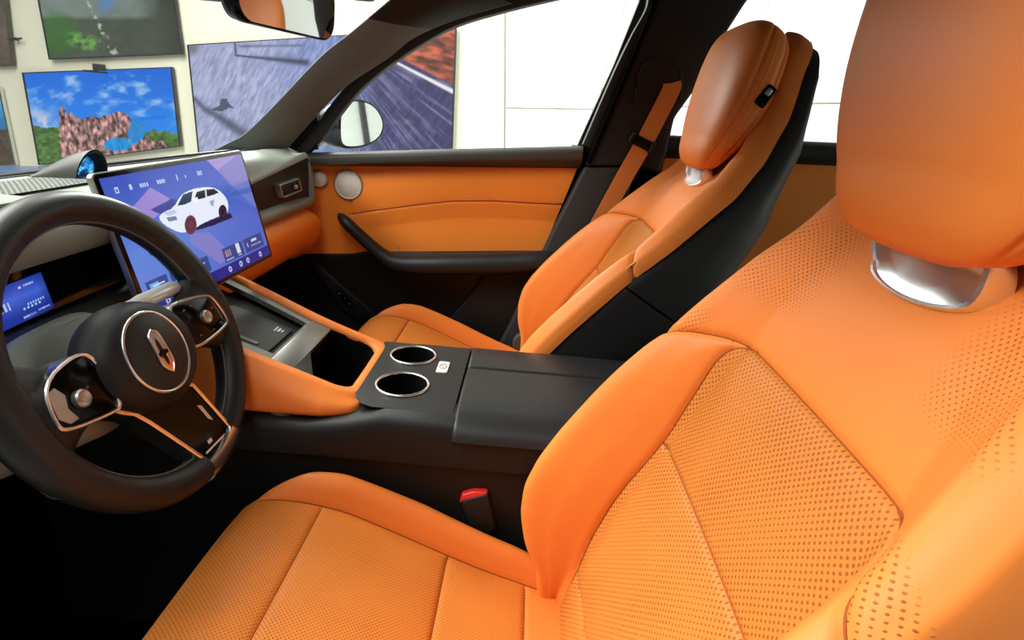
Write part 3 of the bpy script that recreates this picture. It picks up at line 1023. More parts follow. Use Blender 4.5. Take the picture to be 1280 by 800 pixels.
def ring_plate(m, poly, width, h0, h1, f=WP):
    """picture-frame band round a polygon: outer = poly, inner = inset by width"""
    poly = np.asarray(poly, float); c = poly.mean(0)
    n = len(poly); inner = []
    ar = sum(poly[i][0] * poly[(i + 1) % n][1] - poly[(i + 1) % n][0] * poly[i][1] for i in range(n))
    sg = 1 if ar > 0 else -1
    for i in range(n):
        a, b_, d = poly[i - 1], poly[i], poly[(i + 1) % n]
        e1 = (b_ - a) / (np.linalg.norm(b_ - a) + 1e-9); e2 = (d - b_) / (np.linalg.norm(d - b_) + 1e-9)
        n1 = sg * np.array([-e1[1], e1[0]]); n2 = sg * np.array([-e2[1], e2[0]])
        k = (n1 + n2); k /= np.linalg.norm(k) + 1e-9
        inner.append(b_ + k * width / max(.5, k @ n1))
    inner = np.array(inner)
    hm = h1 - 0.0012
    mid_o = poly + (inner - poly) * .25; mid_i = poly + (inner - poly) * .75
    rings = [f(poly[:, 0], poly[:, 1], h0), f(poly[:, 0], poly[:, 1], hm), f(mid_o[:, 0], mid_o[:, 1], h1), f(mid_i[:, 0], mid_i[:, 1], h1), f(inner[:, 0], inner[:, 1], hm), f(inner[:, 0], inner[:, 1], h0)]
    m.loft(rings, True, False, closed=True)
    return inner


wheel = thing('steering_wheel', WP(0, 0, -.03), 'black leather steering wheel with glossy button pads and chrome-edged lower spoke', 'steering wheel')
RR = 0.1775
A0, A1 = math.radians(-66.5), math.radians(360 - 91.5)     # the leather rim runs from one side of the lower spoke round to the other
th = np.linspace(A0, A1, 170)
rad = 0.0195 + 0.0025 * np.exp(-((np.angle(np.exp(1j * (th - math.pi)))) / .5) ** 2) + 0.0022 * np.exp(-((np.angle(np.exp(1j * th)) + .1) / .5) ** 2)
path = WP(RR * np.cos(th), RR * np.sin(th) * 0.985, 0)
m = MB().tube(path, rad, 28, ref=WN, ell=(1.0, 1.05))
m.build('rim', M['black_leather'], wheel, angle=70)
m = MB()
ri = RR - rad + .0004
m.tube(WP(ri * np.cos(th), ri * np.sin(th) * .985, .006), .0012, 6, ref=WN)
m.build('rim_stitching', M['thread_grey'], wheel)
for a0 in (.62, math.pi - .62):
    m = MB(); k = np.linspace(0, 2 * math.pi, 30, endpoint=False)
    r_ = float(np.interp(a0, th, rad)) + .0002
    m.tube(WP((RR + r_ * np.cos(k)) * math.cos(a0), (RR + r_ * np.cos(k)) * math.sin(a0) * .985, r_ * 1.05 * np.sin(k)), .0009, 6, closed=True)
    m.build('rim_joint', M['black'], wheel)
# leather-wrapped bridges from the rim to the pads (left and right)
for sg in (-1, 1):
    rings = []
    for t_ in np.linspace(0, 1, 14):
        a = sg * (.100 + .076 * t_); w = .036 + .044 * t_ ** 1.8; hh = .014 + .006 * t_
        k = np.linspace(0, 2 * math.pi, 28, endpoint=False)
        ck, sk_ = np.cos(k), np.sin(k)
        rings.append(WP(np.full(28, a), -.010 + w * np.sign(ck) * np.abs(ck) ** .7, -.003 + hh * np.sign(sk_) * np.abs(sk_) ** .8))
    MB().loft(rings, True, True).build('spoke_bridge', M['black_leather'], wheel, angle=60)
# airbag boss
prof = [(0, -.020), (.070, -.020), (.077, -.014), (.0800, -.004), (.0800, .006), (.078, .016), (.0735, .026), (.066, .033), (.057, .0372), (.0495, .0375), (0, .0375)]
HC = WP(-.006, -.013, 0)
pp = spline(prof, 60); pp = np.abs(pp) * np.sign(pp + 1e-12)
m = MB().lathe([(max(a, 0), b_) for a, b_ in prof], HC, WN, 72, ref=WE)
hv = np.array(m.v) - HC
m.v = [tuple(HC + WE * (p @ WE) * 1.03 + WU * (p @ WU) * .86 + WN * (p @ WN)) for p in hv]
m.build('airbag_cover', M['black'], wheel, angle=45)
m = MB(); k = np.linspace(0, 2 * math.pi, 72, endpoint=False)
EC = (-.013, -.0115)
m.tube(WP(EC[0] + .049 * np.cos(k), EC[1] + .049 * np.sin(k), .0385), .0020, 10, closed=True, ref=WN)
m.build('emblem_ring', M['chrome'], wheel, angle=None)
m = MB().lathe([(0, .030), (.0475, .030), (.0475, .0395), (.046, .0402), (0, .0406)], HC + (WP(EC[0], EC[1], 0) - WP(-.006, -.013, 0)), WN, 60, ref=WE)
disc = m.build('emblem_disc', M['black_leather'], wheel)
# shield emblem: upper chrome half, lower bronze half, a dark tower down its middle
EO = np.array([EC[0] + .002, EC[1] - .001])
shield = np.array([(0, .029), (.0085, .024), (.0105, .018), (.0112, -.004), (.0108, -.016), (.006, -.024), (0, -.029), (-.006, -.024), (-.0108, -.016), (-.0112, -.004), (-.0105, .018), (-.0085, .024)]) + EO
m = MB(); inner = ring_plate(m, shield, .0028, .041, .0432)
m.build('emblem_outline', M['chrome'], disc)
up_h = np.array([(0, .0262), (.0065, .022), (.0085, .017), (.0088, -.001), (.0035, -.001), (.0035, .010), (0, .019), (-.0035, .010), (-.0035, -.001), (-.0088, -.001), (-.0085, .017), (-.0065, .022)]) + EO
m = MB(); plate(m, up_h, .0405, .0424, .0004, 1); m.build('emblem_upper', M['silver'], disc)
lo_h = np.array([(.0088, -.004), (.0086, -.016), (.005, -.022), (0, -.0262), (-.005, -.022), (-.0086, -.016), (-.0088, -.004), (-.0035, -.007), (-.0028, -.014), (0, -.0195), (.0028, -.014), (.0035, -.007)]) + EO
m = MB(); plate(m, lo_h, .0405, .0424, .0004, 1); m.build('emblem_lower', M['bronze'], disc)
tw = np.array([(-.0082, -.001), (-.0082, -.0045), (-.006, -.0045), (-.006, -.003), (-.002, -.003), (-.002, -.0045), (.002, -.0045), (.002, -.003), (.006, -.003), (.006, -.0045), (.0082, -.0045), (.0082, -.001), (.004, .0008), (-.004, .0008)]) + EO
m = MB(); plate(m, tw, .0405, .0428, .0003, 1); m.build('emblem_tower', M['gloss'], disc)
# button pads
padL = smooth_poly([(-.148, .018), (-.098, .030), (-.074, .020), (-.074, -.048), (-.100, -.046), (-.153, -.036), (-.159, -.022)], 2, True)
padR = smooth_poly([(.072, .030), (.148, .019), (.162, .009), (.170, -.026), (.163, -.039), (.078, -.043), (.060, -.030), (.060, .018)], 2, True)
for poly, kx, nm in ((padL, (-.119, -.014), 'left'), (padR, (.122, -.010), 'right')):
    m = MB(); inn = ring_plate(m, poly, .0042, -.012, .0215)
    fr = m.build('pad_frame', M['chrome'], wheel, label='chrome frame round a glossy button pad')
    m = MB(); plate(m, inn, -.012, .0195, .001, 2)
    pd = m.build('button_pad', M['gloss'], wheel, label='glossy black touch button pad')
    m = MB().lathe([(0, .015), (.0095, .015), (.0095, .0245), (.0078, .0265), (.006, .0255), (0, .0262)], WP(kx[0], kx[1], 0), WN, 32, ref=WE)
    m.build('thumb_roller', M['silver'], pd)
    if nm == 'left':
        m = MB(); plate(m, [(-.1475, .006), (-.137, .0085), (-.131, -.003), (-.136, -.016), (-.1315, -.030), (-.143, -.030), (-.1515, -.020)],   .0190, .0205, .0004, 1)
        m.build('silver_key', M['silver'], pd)
    else:
        for a, b_ in ((.090, .012), (.108, .013), (.147, -.004), (.128, -.031), (.150, -.028), (.097, -.028)):
            m = MB(); plate(m, [(a - .0028, b_ - .001), (a + .0028, b_ - .001), (a + .0028, b_ + .001), (a - .0028, b_ + .001)], .0190, .0198, 0)
            m.build('icon_print', M['thread_grey'], pd, smooth=False)
# lower spoke: glossy wedge with a chrome edge
lo = np.array([(-.092, -.040), (-.078, -.054), (-.064, -.064), (-.052, -.082), (-.006, -.166), (-.004, -.176), (.070, -.176), (.073, -.166), (.053, -.098), (.046, -.076), (0, -.05)])
m = MB(); inn = ring_plate(m, lo, .0055, -.014, .014)
m.build('spoke_frame', M['chrome'], wheel, label='chrome edge of the lower spoke')
m = MB(); plate(m, [tuple(p) for p in inn], -.014, .0105, .001, 1)
sp = m.build('lower_spoke', M['gloss'], wheel, label='glossy black lower spoke')
for q in ([(.006, -.160), (.054, -.160), (.052, -.1625), (.005, -.1625)], [(.034, -.104), (.041, -.108), (.047, -.134), (.040, -.128)], [(.018, -.150), (.027, -.150), (.027, -.155), (.018, -.155)]):  # white marks painted in as reflections on the glossy spoke
    m = MB(); plate(m, q, .0103, .0109, 0)
    m.build('icon_print', M['icon'], sp, smooth=False)
m = MB()
ks = np.linspace(A1 - 2 * math.pi - .012, A0 + .012, 16)
cross = [(-.016, -.016), (.004, -.020), (.013, -.017), (.0165, -.006), (.0165, .004), (.012, .015), (.004, .0185), (-.008, .0175), (-.010, .012), (-.010, -.012)]
m.loft([[WP((RR + .004 + a) * math.cos(t_), (RR + .004 + a) * math.sin(t_) * .985, h) for a, h in cross] for t_ in ks], True, True)
m.build('rim_clasp', M['chrome'], wheel, angle=50, label='satin metal clasp where the lower spoke meets the rim')

# steering column with its gear stalk
colm = thing('steering_column', WP(0, -.02, -.15), 'grey steering column shroud with a metal gear stalk, behind the steering wheel', 'steering column')
rings = []
for h, wa, wb, dz in ((-.050, .070, .066, 0), (-.064, .078, .074, 0), (-.10, .082, .074, -.004), (-.16, .086, .070, -.012), (-.20, .092, .066, -.02), (-.23, .094, .062, -.02)):
    k = np.linspace(0, 2 * math.pi, 48, endpoint=False); c_, s_ = np.cos(k), np.sin(k)
    rings.append(WP(-.008 + wa * np.sign(c_) * np.abs(c_) ** .75, -.012 + dz + wb * np.sign(s_) * np.abs(s_) ** .75, h))
MB().loft(rings, True, True).build('shroud', M['shroud'], colm, angle=60)
p0, p1 = atX(168, 381, -.255), atX(219, 359, -.165)
dr = (p1 - p0) / np.linalg.norm(p1 - p0)
ln = np.linalg.norm(p1 - p0)
st = MB().lathe([(0, -.05), (.0065, -.05), (.008, .0), (.0098, .012), (.0102, ln - .006), (.0092, ln - .0015), (.007, ln), (0, ln)], p0, dr, 28)
stk = st.build('gear_stalk', M['stalk'], colm)
MB().lathe([(0, ln - .004), (.0066, ln - .004), (.0066, ln + .0012), (0, ln + .0016)], p0, dr, 24).build('stalk_button', M['white_button'], stk)

# ================================================================ centre touchscreen
def rect_frame(c, yaw, tilt, roll, w, h):
    ex = np.array([math.cos(yaw), math.sin(yaw), 0]); fw = np.array([-math.sin(yaw), math.cos(yaw), 0])
    ez = math.cos(tilt) * np.array([0, 0, 1.0]) + math.sin(tilt) * fw
    a = math.cos(roll) * ex + math.sin(roll) * ez; b_ = -math.sin(roll) * ex + math.cos(roll) * ez
    n = np.cross(b_, a) * -1
    return np.array(c), a, b_, n


SC, SA, SB, SN = rect_frame((0.023, 0.537, 0.710), math.radians(-3.2), math.radians(13.0), math.radians(1.6), .381, .214)
if SN[1] > 0: SN = -SN
SW, SH = 0.381, 0.214


def SP(a, b_, h=0.0): return SC + SA * a + SB * b_ + SN * h


def rrect(w, h, r, k=6):
    pts = []
    for cx, cy, a0 in ((w / 2 - r, h / 2 - r, 0), (-w / 2 + r, h / 2 - r, 90), (-w / 2 + r, -h / 2 + r, 180), (w / 2 - r, -h / 2 + r, 270)):
        for i in range(k + 1):
            t_ = math.radians(a0 + 90 * i / k); pts.append((cx + r * math.cos(t_), cy + r * math.sin(t_)))
    return pts


tscr = thing('touchscreen', SP(0, -SH / 2 - .01, -.01), 'wide lit touchscreen showing a white car on blue, standing at centre of dashboard', 'touchscreen')
m = MB(); m.prism([SP(a, b_, -.010) for a, b_ in rrect(SW, SH, .008)], SN * .009, .003, 2)
m.build('housing', M['silver'], tscr)
m = MB(); m.prism([SP(a, b_, -.0015) for a, b_ in rrect(SW - .004, SH - .004, .007)], SN * .0018, 0)
m.build('cover_glass', M['dark_glass'], tscr)
m = MB(); m.prism([SP(a, b_, -.10) for a, b_ in rrect(.16, .11, .01)], SN * .09, 0.003, 1)
m.build('screen_bracket', M['black'], tscr)
AW, AH = SW - .018, SH - .016


def spx(u, v):
    """screen uv -> photo pixel of that point of the display"""
    p = SC + SA * ((u - .5) * AW)[..., None] + SB * ((.5 - v) * AH)[..., None] + SN * .001
    d = p - CAM; z = d @ FWD
    return 640 + FPX * (d @ RT) / z, 400 - FPX * (d @ UPV) / z


def pic_screen(u, v):
    x, y = spx(u, v)
    P = np.stack([x, y], -1)
    c = np.zeros(x.shape + (3,))
    c[:] = np.array([62, 84, 186.])
    c = mixc(c, (98, 132, 214), np.clip(v / .55, 0, 1) * np.clip(1.3 - u, 0, 1))
    c = mixc(c, (78, 106, 196), np.clip((v - .5) * 2, 0, 1) * np.clip(u * 1.4, 0, 1))
    pk = lambda poly, col, k=1.0: mixc(c, col, inpoly(P, poly) * k)
    # dunes and light wedges of the wallpaper
    c = pk([(252, 194), (309, 183), (330, 265), (310, 252), (285, 226), (272, 213)], (178, 150, 208), .9)
    c = pk([(272, 213), (301, 190), (312, 226), (290, 234)], (120, 118, 190), .75)
    c = pk([(290, 234), (332, 216), (345, 270), (284, 245)], (84, 112, 196), .7)
    c = pk([(165, 260), (188, 234), (212, 248), (206, 262), (190, 275), (168, 272)], (168, 140, 212), .9)
    c = pk([(188, 262), (200, 256), (216, 248), (224, 252), (214, 270), (196, 266)], (66, 72, 150), .9)
    c = pk([(281, 243), (330, 228), (332, 236), (284, 247)], (66, 92, 180), .6)
    c = pk([(236, 292), (262, 290), (290, 318), (276, 330), (240, 305)], (138, 128, 196), .75)
    # white car
    c = pk([(246, 288), (266, 282), (291, 272), (288, 266), (262, 276), (244, 284)], (22, 30, 70), 1)
    body = [(198, 272), (203, 266), (217, 260), (226, 244), (236, 238), (252, 234), (266, 234), (276, 239), (284, 249), (286, 259), (284, 266), (280, 268), (262, 275), (250, 281), (244, 286), (231, 291), (222, 290), (205, 281)]
    c = pk(smooth_poly(body, 1, True), (232, 236, 250))
    c = pk([(222, 257), (229, 243), (241, 239), (239, 252), (230, 256)], (30, 62, 88))
    c = pk([(243, 249), (246, 240), (256, 237), (268, 236), (274, 241), (262, 245), (250, 249)], (18, 20, 36))
    c = pk([(256, 237), (258, 237), (259, 246), (257, 247)], (200, 206, 225))
    c = pk([(241, 248), (247, 246), (248, 252), (242, 253)], (245, 246, 252))
    c = pk([(205, 266), (218, 262), (222, 266), (210, 270)], (196, 204, 232))
    c = pk([(208, 272), (220, 270), (222, 275), (211, 277)], (120, 130, 170))
    c = pk([(262, 252), (268, 249), (267, 258), (264, 257)], (160, 170, 205))
    for cx, cy, rx, ry, col in ((238.5, 281, 7.5, 12, (110, 58, 72)), (278.5, 265, 5.2, 9, (22, 22, 40))):
        e = ((x - cx) / rx) ** 2 + ((y - cy) / ry) ** 2
        c = mixc(c, col, (e < 1) * 1.0); c = mixc(c, (72, 50, 78), ((e < .5) & (e > .2)) * .8)
    # status row marks along the top
    def mark(u0, u1, v0, v1, col=(225, 230, 250), k=.85, period=None):
        k_ = (u > u0) & (u < u1) & (v > v0) & (v < v1)
        if period: k_ = k_ & (((u - u0) / period % 1) < .62)
        return mixc(c, col, k_ * k)
    c = mark(.055, .075, .075, .115); c = mark(.062, .070, .085, .105, (62, 84, 186), 1)
    c = mark(.135, .150, .075, .11); c = mark(.195, .245, .08, .11, period=.013); c = mark(.30, .355, .08, .11, period=.014)
    c = mark(.43, .437, .07, .115); c = mark(.49, .498, .085, .105); c = mark(.585, .625, .075, .11, period=.013)
    # dock and widget cards at the bottom
    c = mixc(c, (24, 34, 120), (v > .905) * .92)
    for u0, u1 in ((.03, .16), (.18, .31), (.33, .46), (.58, .76), (.78, .965)):
        c = mark(u0, u1, .76, .89, (40, 60, 120), .8)
    c = mark(.05, .105, .785, .85, (120, 190, 240)); c = mark(.065, .14, .80, .815, (200, 230, 250)); c = mark(.205, .275, .785, .85, (150, 205, 245)); c = mark(.222, .258, .80, .835, (225, 240, 250))
    c = mark(.355, .43, .80, .81, period=.02); c = mark(.60, .655, .785, .845, (196, 150, 160), .8, .018); c = mark(.70, .735, .765, .855, (240, 243, 250)); c = mark(.595, .66, .865, .875, period=.012); c = mark(.705, .735, .868, .876)
    c = mark(.85, .905, .785, .81); c = mark(.84, .945, .835, .85, (170, 185, 220), .8, .011); c = mark(.805, .812, .80, .845, (210, 215, 235))
    for u0 in (.12, .30, .42, .60, .70, .77, .90):
        e = np.hypot((u - u0) * AW, (v - .953) * AH)
        c = mixc(c, (190, 205, 245), ((e < .0052) & (e > .0022)) * .9)
    return c


tl_, tr_, br_, bl_ = SP(-AW / 2, AH / 2, .0008), SP(AW / 2, AH / 2, .0008), SP(AW / 2, -AH / 2, .0008), SP(-AW / 2, -AH / 2, .0008)
screen_mesh('display', [tl_, tr_, br_, bl_], 420, 240, pic_screen, M['screen'], tscr)

# ================================================================ dashboard
dash = thing('dashboard', (0, .75, .2), 'grey dashboard under the windscreen, with dark trim strip, air vent and orange leather roll', 'dashboard')
sstep = lambda a, b_, x: (lambda t_: t_ * t_ * (3 - 2 * t_))(np.clip((x - a) / (b_ - a), 0, 1))
NP_ = 60


def dash_profile(x):
    """(y,z) from the foot of the windscreen back to the edge above the instruments, at lateral position x"""
    yb, zb = .90 - .36 * x * x, .749 + .055 * x * x
    D = [(yb, zb), (.79, .772), (.73, .780), (.66, .784), (.60, .778), (.568, .752), (.562, .728), (.572, .712), (.60, .706)]
    e = .700 + .10 * x
    Pz = [(yb, zb), (yb - .03, zb + .006), (.70, .784), (.66, .785), (.628, .777), (.608, e + .012), (.602, e + .003), (.605, e - .004), (.635, e - .008)]
    k = float(sstep(-.06, .14, x))
    q = np.array(D) * (1 - k) + np.array(Pz) * k
    return spline(q, NP_)


xs = np.concatenate([np.linspace(-.76, -.08, 40), np.linspace(-.06, .14, 16), np.linspace(.16, .685, 36), [.697, .703]])
rows = []
for x in xs:
    q = dash_profile(min(x, .69)); dn = .012 * sstep(.685, .703, x)
    rows.append(np.stack([np.full(NP_, x), q[:, 0], q[:, 1] - dn], -1))
rows = np.array(rows)
mk('dash_top', rows.reshape(-1, 3), grid_faces(*rows.shape[:2]), M['dash'], dash, angle=None)


def dash_z(x, y):
    q = dash_profile(x); q = q[:36][::-1]
    return float(np.interp(y, q[:, 0], q[:, 1]))


# defroster slot along the windscreen and rubber seal
m = MB(); m.tube([(x, .90 - .36 * x * x - .075, dash_z(x, .90 - .36 * x * x - .075) + .0005) for x in np.linspace(-.7, .60, 60)], .0028, 6)
m.build('defroster_slot', M['black'], dash, angle=None)
m = MB(); m.tube([(x, .90 - .36 * x * x + .004,   .749 + .055 * x * x + .003) for x in np.linspace(-.74, .66, 60)], .007, 8)
m.build('windscreen_seal', M['black'], dash, angle=None)
# centre loudspeaker grille in the dash top
gx, gy = np.meshgrid(np.linspace(-.40, -.085, 50), np.linspace(.625, .705, 20), indexing='ij')
gy = gy + (.10 - .12 * np.abs((gx + .24) / .16)) * .12 * (gy > .66)
gz = np.vectorize(dash_z)(gx, gy) + .0035 * np.clip(np.minimum(np.minimum(gx + .40, -.085 - gx) / .01, 1), 0, 1)
M['dash_mesh'] = perforated('grey_grille_mesh', (0.16, 0.175, 0.15), 0.0058, 0.36, 0.0, (0.008, 0.008, 0.008))
mk('speaker_grille', np.stack([gx, gy, gz], -1).reshape(-1, 3), grid_faces(50, 20), M['dash_mesh'], dash, angle=None, uv=np.stack([gx, gy], -1).reshape(-1, 2))
m = MB(); c = atZ(-48, 262, .784)
rr = rrect(.17, .07, .03); rings = [[(c[0] - .02 + a * s_, c[1] - .002 + b_ * s_, .782 + h) for a, b_ in rr] for s_, h in ((1, -.012), (1, .006), (.97, .0095), (.9, .0105), (.3, .011))]
m.loft(rings, True, True).build('display_hood', M['dash'], dash, angle=50)

# driver's side: fascia around the instrument panel, lower lip
m = MB(); m.prism([(-.76, .625, .712), (-.055, .625, .712), (-.055, .625, .60), (-.76, .625, .60)], (0, .05, 0), .002, 1)
m.build('fascia', M['black'], dash)
q = [(.612, .622), (.600, .617), (.594, .608), (.594, .596), (.602, .588), (.64, .586), (.66, .60), (.64, .618)]
m = MB().loft([[(x, y, z) for y, z in q] for x in (-.76, -.05, .10)], True, True); m.build('fascia_lip', M['dash'], dash, angle=50)
m = MB().prism([(-.76, .64, .580), (.70, .64, .580), (.70, .70, .30), (-.76, .70, .30)], (0, .06, 0), .006, 2)
m.build('knee_panel', M['carpet'], dash)  # footwell shade put into the panel's near-black colour
# passenger side: dark trim strip with the vent, grey lip under it, orange roll, orange glovebox face
zt = lambda x: .700 + .10 * x - .004
xq = np.linspace(.13, .694, 24)
front = lambda x: .614 - .012 * sstep(.55, .70, x)
m = MB(); m.loft([[(x, front(x), zt(x) + .002), (x, front(x) - .003, zt(x) - .03), (x, front(x) - .001, .662), (x, .66, .655), (x, .66, zt(x))] for x in xq], True, True)
m.build('trim_strip', M['wood'], dash, angle=50)
q = lambda x: [(.625, .666), (.606, .664), (.596, .656), (.593, .646), (.598, .637), (.62, .634), (.66, .64), (.66, .662)]
m = MB(); m.loft([[(x, y, z) for y, z in q(x)] for x in list(xq) + [.703]], True, True); m.build('trim_lip', M['dash'], dash, angle=50)
# end cap joining top, strip and lip on the door side
ec = spline([(.66, .788), (.628, .777), (.606, .762), (.596, .74), (.590, .70), (.589, .665), (.594, .642), (.62, .632)], 30)
m = MB(); rings = []
for dx, sc in ((0, 1), (.010, 1), (.018, .985), (.022, .95)):
    cc = np.array([.68, .70]); qq = np.vstack([ec, [(.70, .632), (.74, .66), (.74, .75), (.70, .785)]])
    rings.append([(.684 + dx, cc[0] + (y - cc[0]) * sc, cc[1] + (z - cc[1]) * sc) for y, z in qq])
m.loft(rings, True, True).build('dash_end', M['dash'], dash, angle=50)
# air vent: frame, slats, dark well
vc = [atY(a, b_, .606) for a, b_ in ((345, 229), (369, 221), (374, 239), (350, 249))]
vx = (vc[1] + vc[2] - vc[0] - vc[3]); vx /= np.linalg.norm(vx); vz = (vc[0] + vc[1] - vc[2] - vc[3]); vz /= np.linalg.norm(vz)
vO = sum(vc) / 4; vw, vh = .125, .040
VF = lambda a, b_, h=0.0: vO + np.asarray(a)[..., None] * vx + np.asarray(b_)[..., None] * vz + np.asarray(h)[..., None] * np.array([0, -1.0, 0])
m = MB(); ring_plate(m, rrect(vw, vh, .006), .0042, -.006, .010, f=VF); vf = m.build('air_vent', M['silver'], dash, label='silver-framed air vent')
m = MB(); plate(m, rrect(vw - .006, vh - .006, .005), -.004, .005, 0, f=VF); m.build('vent_well', M['gloss'], vf)
m = MB(); m.prism([VF(a, b_, .004) for a, b_ in ((-vw / 2 + .006, -.004), (vw / 2 - .006, -.004), (vw / 2 - .006, .003), (-vw / 2 + .006, .003))], (0, -.004, 0), .0012, 2)
m.build('vent_slat', M['black'], vf)
m = MB(); m.box(VF(.022, -.001, .011), (.016, .010, .011), bevel=.003); m.build('vent_tab', M['silver'], vf)
# orange padded roll and glovebox face
rol = lambda x: spline([(.66, .632), (.612, .626), (.586, .606), (.580, .580), (.588, .55), (.612, .515), (.65, .485), (.70, .47), (.74, .50)], 34)
m = MB(); m.loft([np.column_stack([np.full(34, x), rol(x) + [0, (.004 if x < .70 else -.006)]]) for x in list(np.linspace(.10, .70, 20)) + [.708]], True, True)
m.build('padded_roll', M['orange_door'], dash, angle=50)
m = MB(); m.prism([(.10, .70, .50), (.71, .70, .50), (.71, .78, .20), (.10, .78, .20)], (0, .05, 0), .01, 2)
m.build('lower_panel', M['carpet'], dash)  # near-black colour carries the shade under the dash

# instrument display
inst = thing('instrument_display', (-.33, .62, .62), 'black instrument display with blue lit picture, seen through the steering wheel', 'display')
IY = .6195
ipts = [(-.60, IY, .704), (-.072, IY, .716), (-.062, IY - .002, .630), (-.60, IY - .002, .622)]
m = MB().prism(ipts, (0, .006, 0), .002, 1); m.build('cover_glass', M['dark_glass'], inst)
dq = [atY(-150, 418, IY - .003), atY(51, 340, IY - .003), atY(68, 384, IY - .003), atY(-120, 474, IY - .003)]


def pic_inst(u, v):
    c = np.zeros(u.shape + (3,)); c[:] = np.array([28, 52, 150.])
    c = mixc(c, (66, 98, 205), np.clip(1 - np.abs(v - .38) / .45, 0, 1))
    c = mixc(c, (20, 30, 90), np.clip((u - .93) / .07, 0, 1) * .4)
    def mk_(u0, u1, v0, v1, per=None, col=(200, 215, 245)):
        k_ = (u > u0) & (u < u1) & (v > v0) & (v < v1)
        if per: k_ = k_ & ((u - u0) / per % 1 < .6)
        return mixc(c, col, k_ * .85)
    c = mk_(.80, .82, .14, .2); c = mk_(.84, .92, .13, .18, .012); c = mk_(.82, .95, .60, .66, .02); c = mk_(.78, .93, .68, .74, .03); c = mk_(.76, .86, .88, .94, .015); c = mk_(.88, .97, .86, .91, .011)
    c = mk_(.6, .7, .4, .6, .03)
    return c


screen_mesh('lit_display', dq, 200, 90, pic_inst, M['screen'], inst)

# clock pod on the dash
PX, PY, PZ = -.038, .668, .777
pod = thing('clock_pod', (PX, PY + .03, PZ), 'grey hooded pod with a blue round dial, on top of the dashboard beside the touchscreen', 'clock')
k = np.linspace(0, math.pi, 30)
rings = []
for t_ in np.linspace(0, 1, 18):
    w = .034 * (1 - .25 * t_); h = .043 * (1 - t_ ** 1.5) + .001; y = PY + .072 * t_
    rings.append(np.column_stack([PX + w * np.cos(k) - .012 * t_, y - .010 * np.sin(k) * (1 - t_), PZ + .004 + h * np.sin(k) ** .9]))
inner = [np.column_stack([PX + w * np.cos(k), np.full(30, y) - .010 * np.sin(k), PZ + .004 + h * np.sin(k) ** .9]) for w, h, y in ((.033, .042, PY - .001), (.0305, .0395, PY + .001), (.029, .038, PY + .012), (.027, .036, PY + .022))]
m = MB(); m.loft(rings, False, False); m.build('hood', M['dash_dark'], pod, angle=60)
m = MB(); m.loft(inner, False, False); m.build('hood_lining', M['black'], pod, angle=60)
m = MB(); m.prism([(PX + a, PY + .018 - (b_ - .0) * .15, PZ + .004 + b_) for a, b_ in [(.028 * math.cos(t_), .037 * max(math.sin(t_), 0)) for t_ in np.linspace(0, math.pi, 26)]], (0, .004, 0))
m.build('pod_back', M['gloss'], pod)
gu, gv = 40, 40


def pic_dial(u, v):
    r = np.hypot(u - .5, v - .5) * 2
    n = fbm(u * 6 + 2, v * 6, 3)
    c = np.zeros(u.shape + (3,)); c[:] = np.array([12, 40, 80.])
    c = mixc(c, (40, 150, 225), np.clip((n - .38) * 4, 0, 1))
    c = mixc(c, (150, 220, 250), np.clip((n - .62) * 6, 0, 1))
    return mixc(c, (10, 16, 30), (r > .92) * .9)


u, v = np.meshgrid(np.linspace(0, 1, 24), np.linspace(0, 2 * math.pi, 60), indexing='ij')
dm = np.stack([PX + .001 +   .0262 * u * np.cos(v), PY + .0135 - .0035 * u * np.sin(v), PZ + .018 + .0198 * u * np.sin(v)], -1)
do = mk('dial', dm.reshape(-1, 3), grid_faces(24, 60), M['screen'], pod, smooth=False)
cc = pic_dial(.5 + .5 * u * np.cos(v), .5 - .5 * u * np.sin(v)); rgba = np.ones((24 * 60, 4)); rgba[:, :3] = lin(np.clip(cc, 0, 255)).reshape(-1, 3)
do.data.color_attributes.new('picture', 'FLOAT_COLOR', 'POINT').data.foreach_set('color', rgba.ravel().astype(np.float32))

# ================================================================ centre console
con = thing('centre_console', (-.02, .1, .02), 'black centre console with orange leather rim, open tray, two cup holders and armrest lid', 'centre console')
IA = math.atan(.34); ID = np.array([0, math.cos(IA), math.sin(IA)]); IN = np.array([0, -math.sin(IA), math.cos(IA)]); IO = np.array([0, .25, .49])


def IP(a, l, h=0.0):
    a, l, h = np.broadcast_arrays(np.asarray(a, float), np.asarray(l, float), np.asarray(h, float))
    return IO + a[..., None] * np.array([1.0, 0, 0]) + l[..., None] * ID + h[..., None] * IN


# lower black body
def side_strip(sg, x0):
    rings = []
    for y in (.74, .55, .40, .30, .24, .18, .08, -.10, -.30, -.45):
        drop = .03 * float(sstep(.20, .27, y))
        rings.append([(x0 + sg * dx, y, z - (drop if z > .42 else 0)) for dx, z in ((-.038 if sg < 0 else -.008, .4875), (-.001, .4880), (0, .4893), (.010, .4885), (.019, .484), (.024, .474), (.0255, .460), (.026, .44), (.0255, .412), (.0245, .408), (.017, .404), (.015, .39), (.012, .25), (.010, .02))])
    return rings
m = MB(); m.loft(side_strip(-1, -.150), False, False); m.build('side_panel', M['black'], con, angle=50)
m = MB(); m.loft(side_strip(1, .105), False, False); m.build('side_panel', M['black'], con, angle=50)
# deck with the two cup wells
bm = bmesh.new()
cups = [(-.068, .172, .0415), (.054, .178, .0395)]


def loop(pts, z):
    vs = [bm.verts.new((a, b_, z)) for a, b_ in pts]
    return [bm.edges.new((vs[i], vs[(i + 1) % len(vs)])) for i in range(len(vs))]


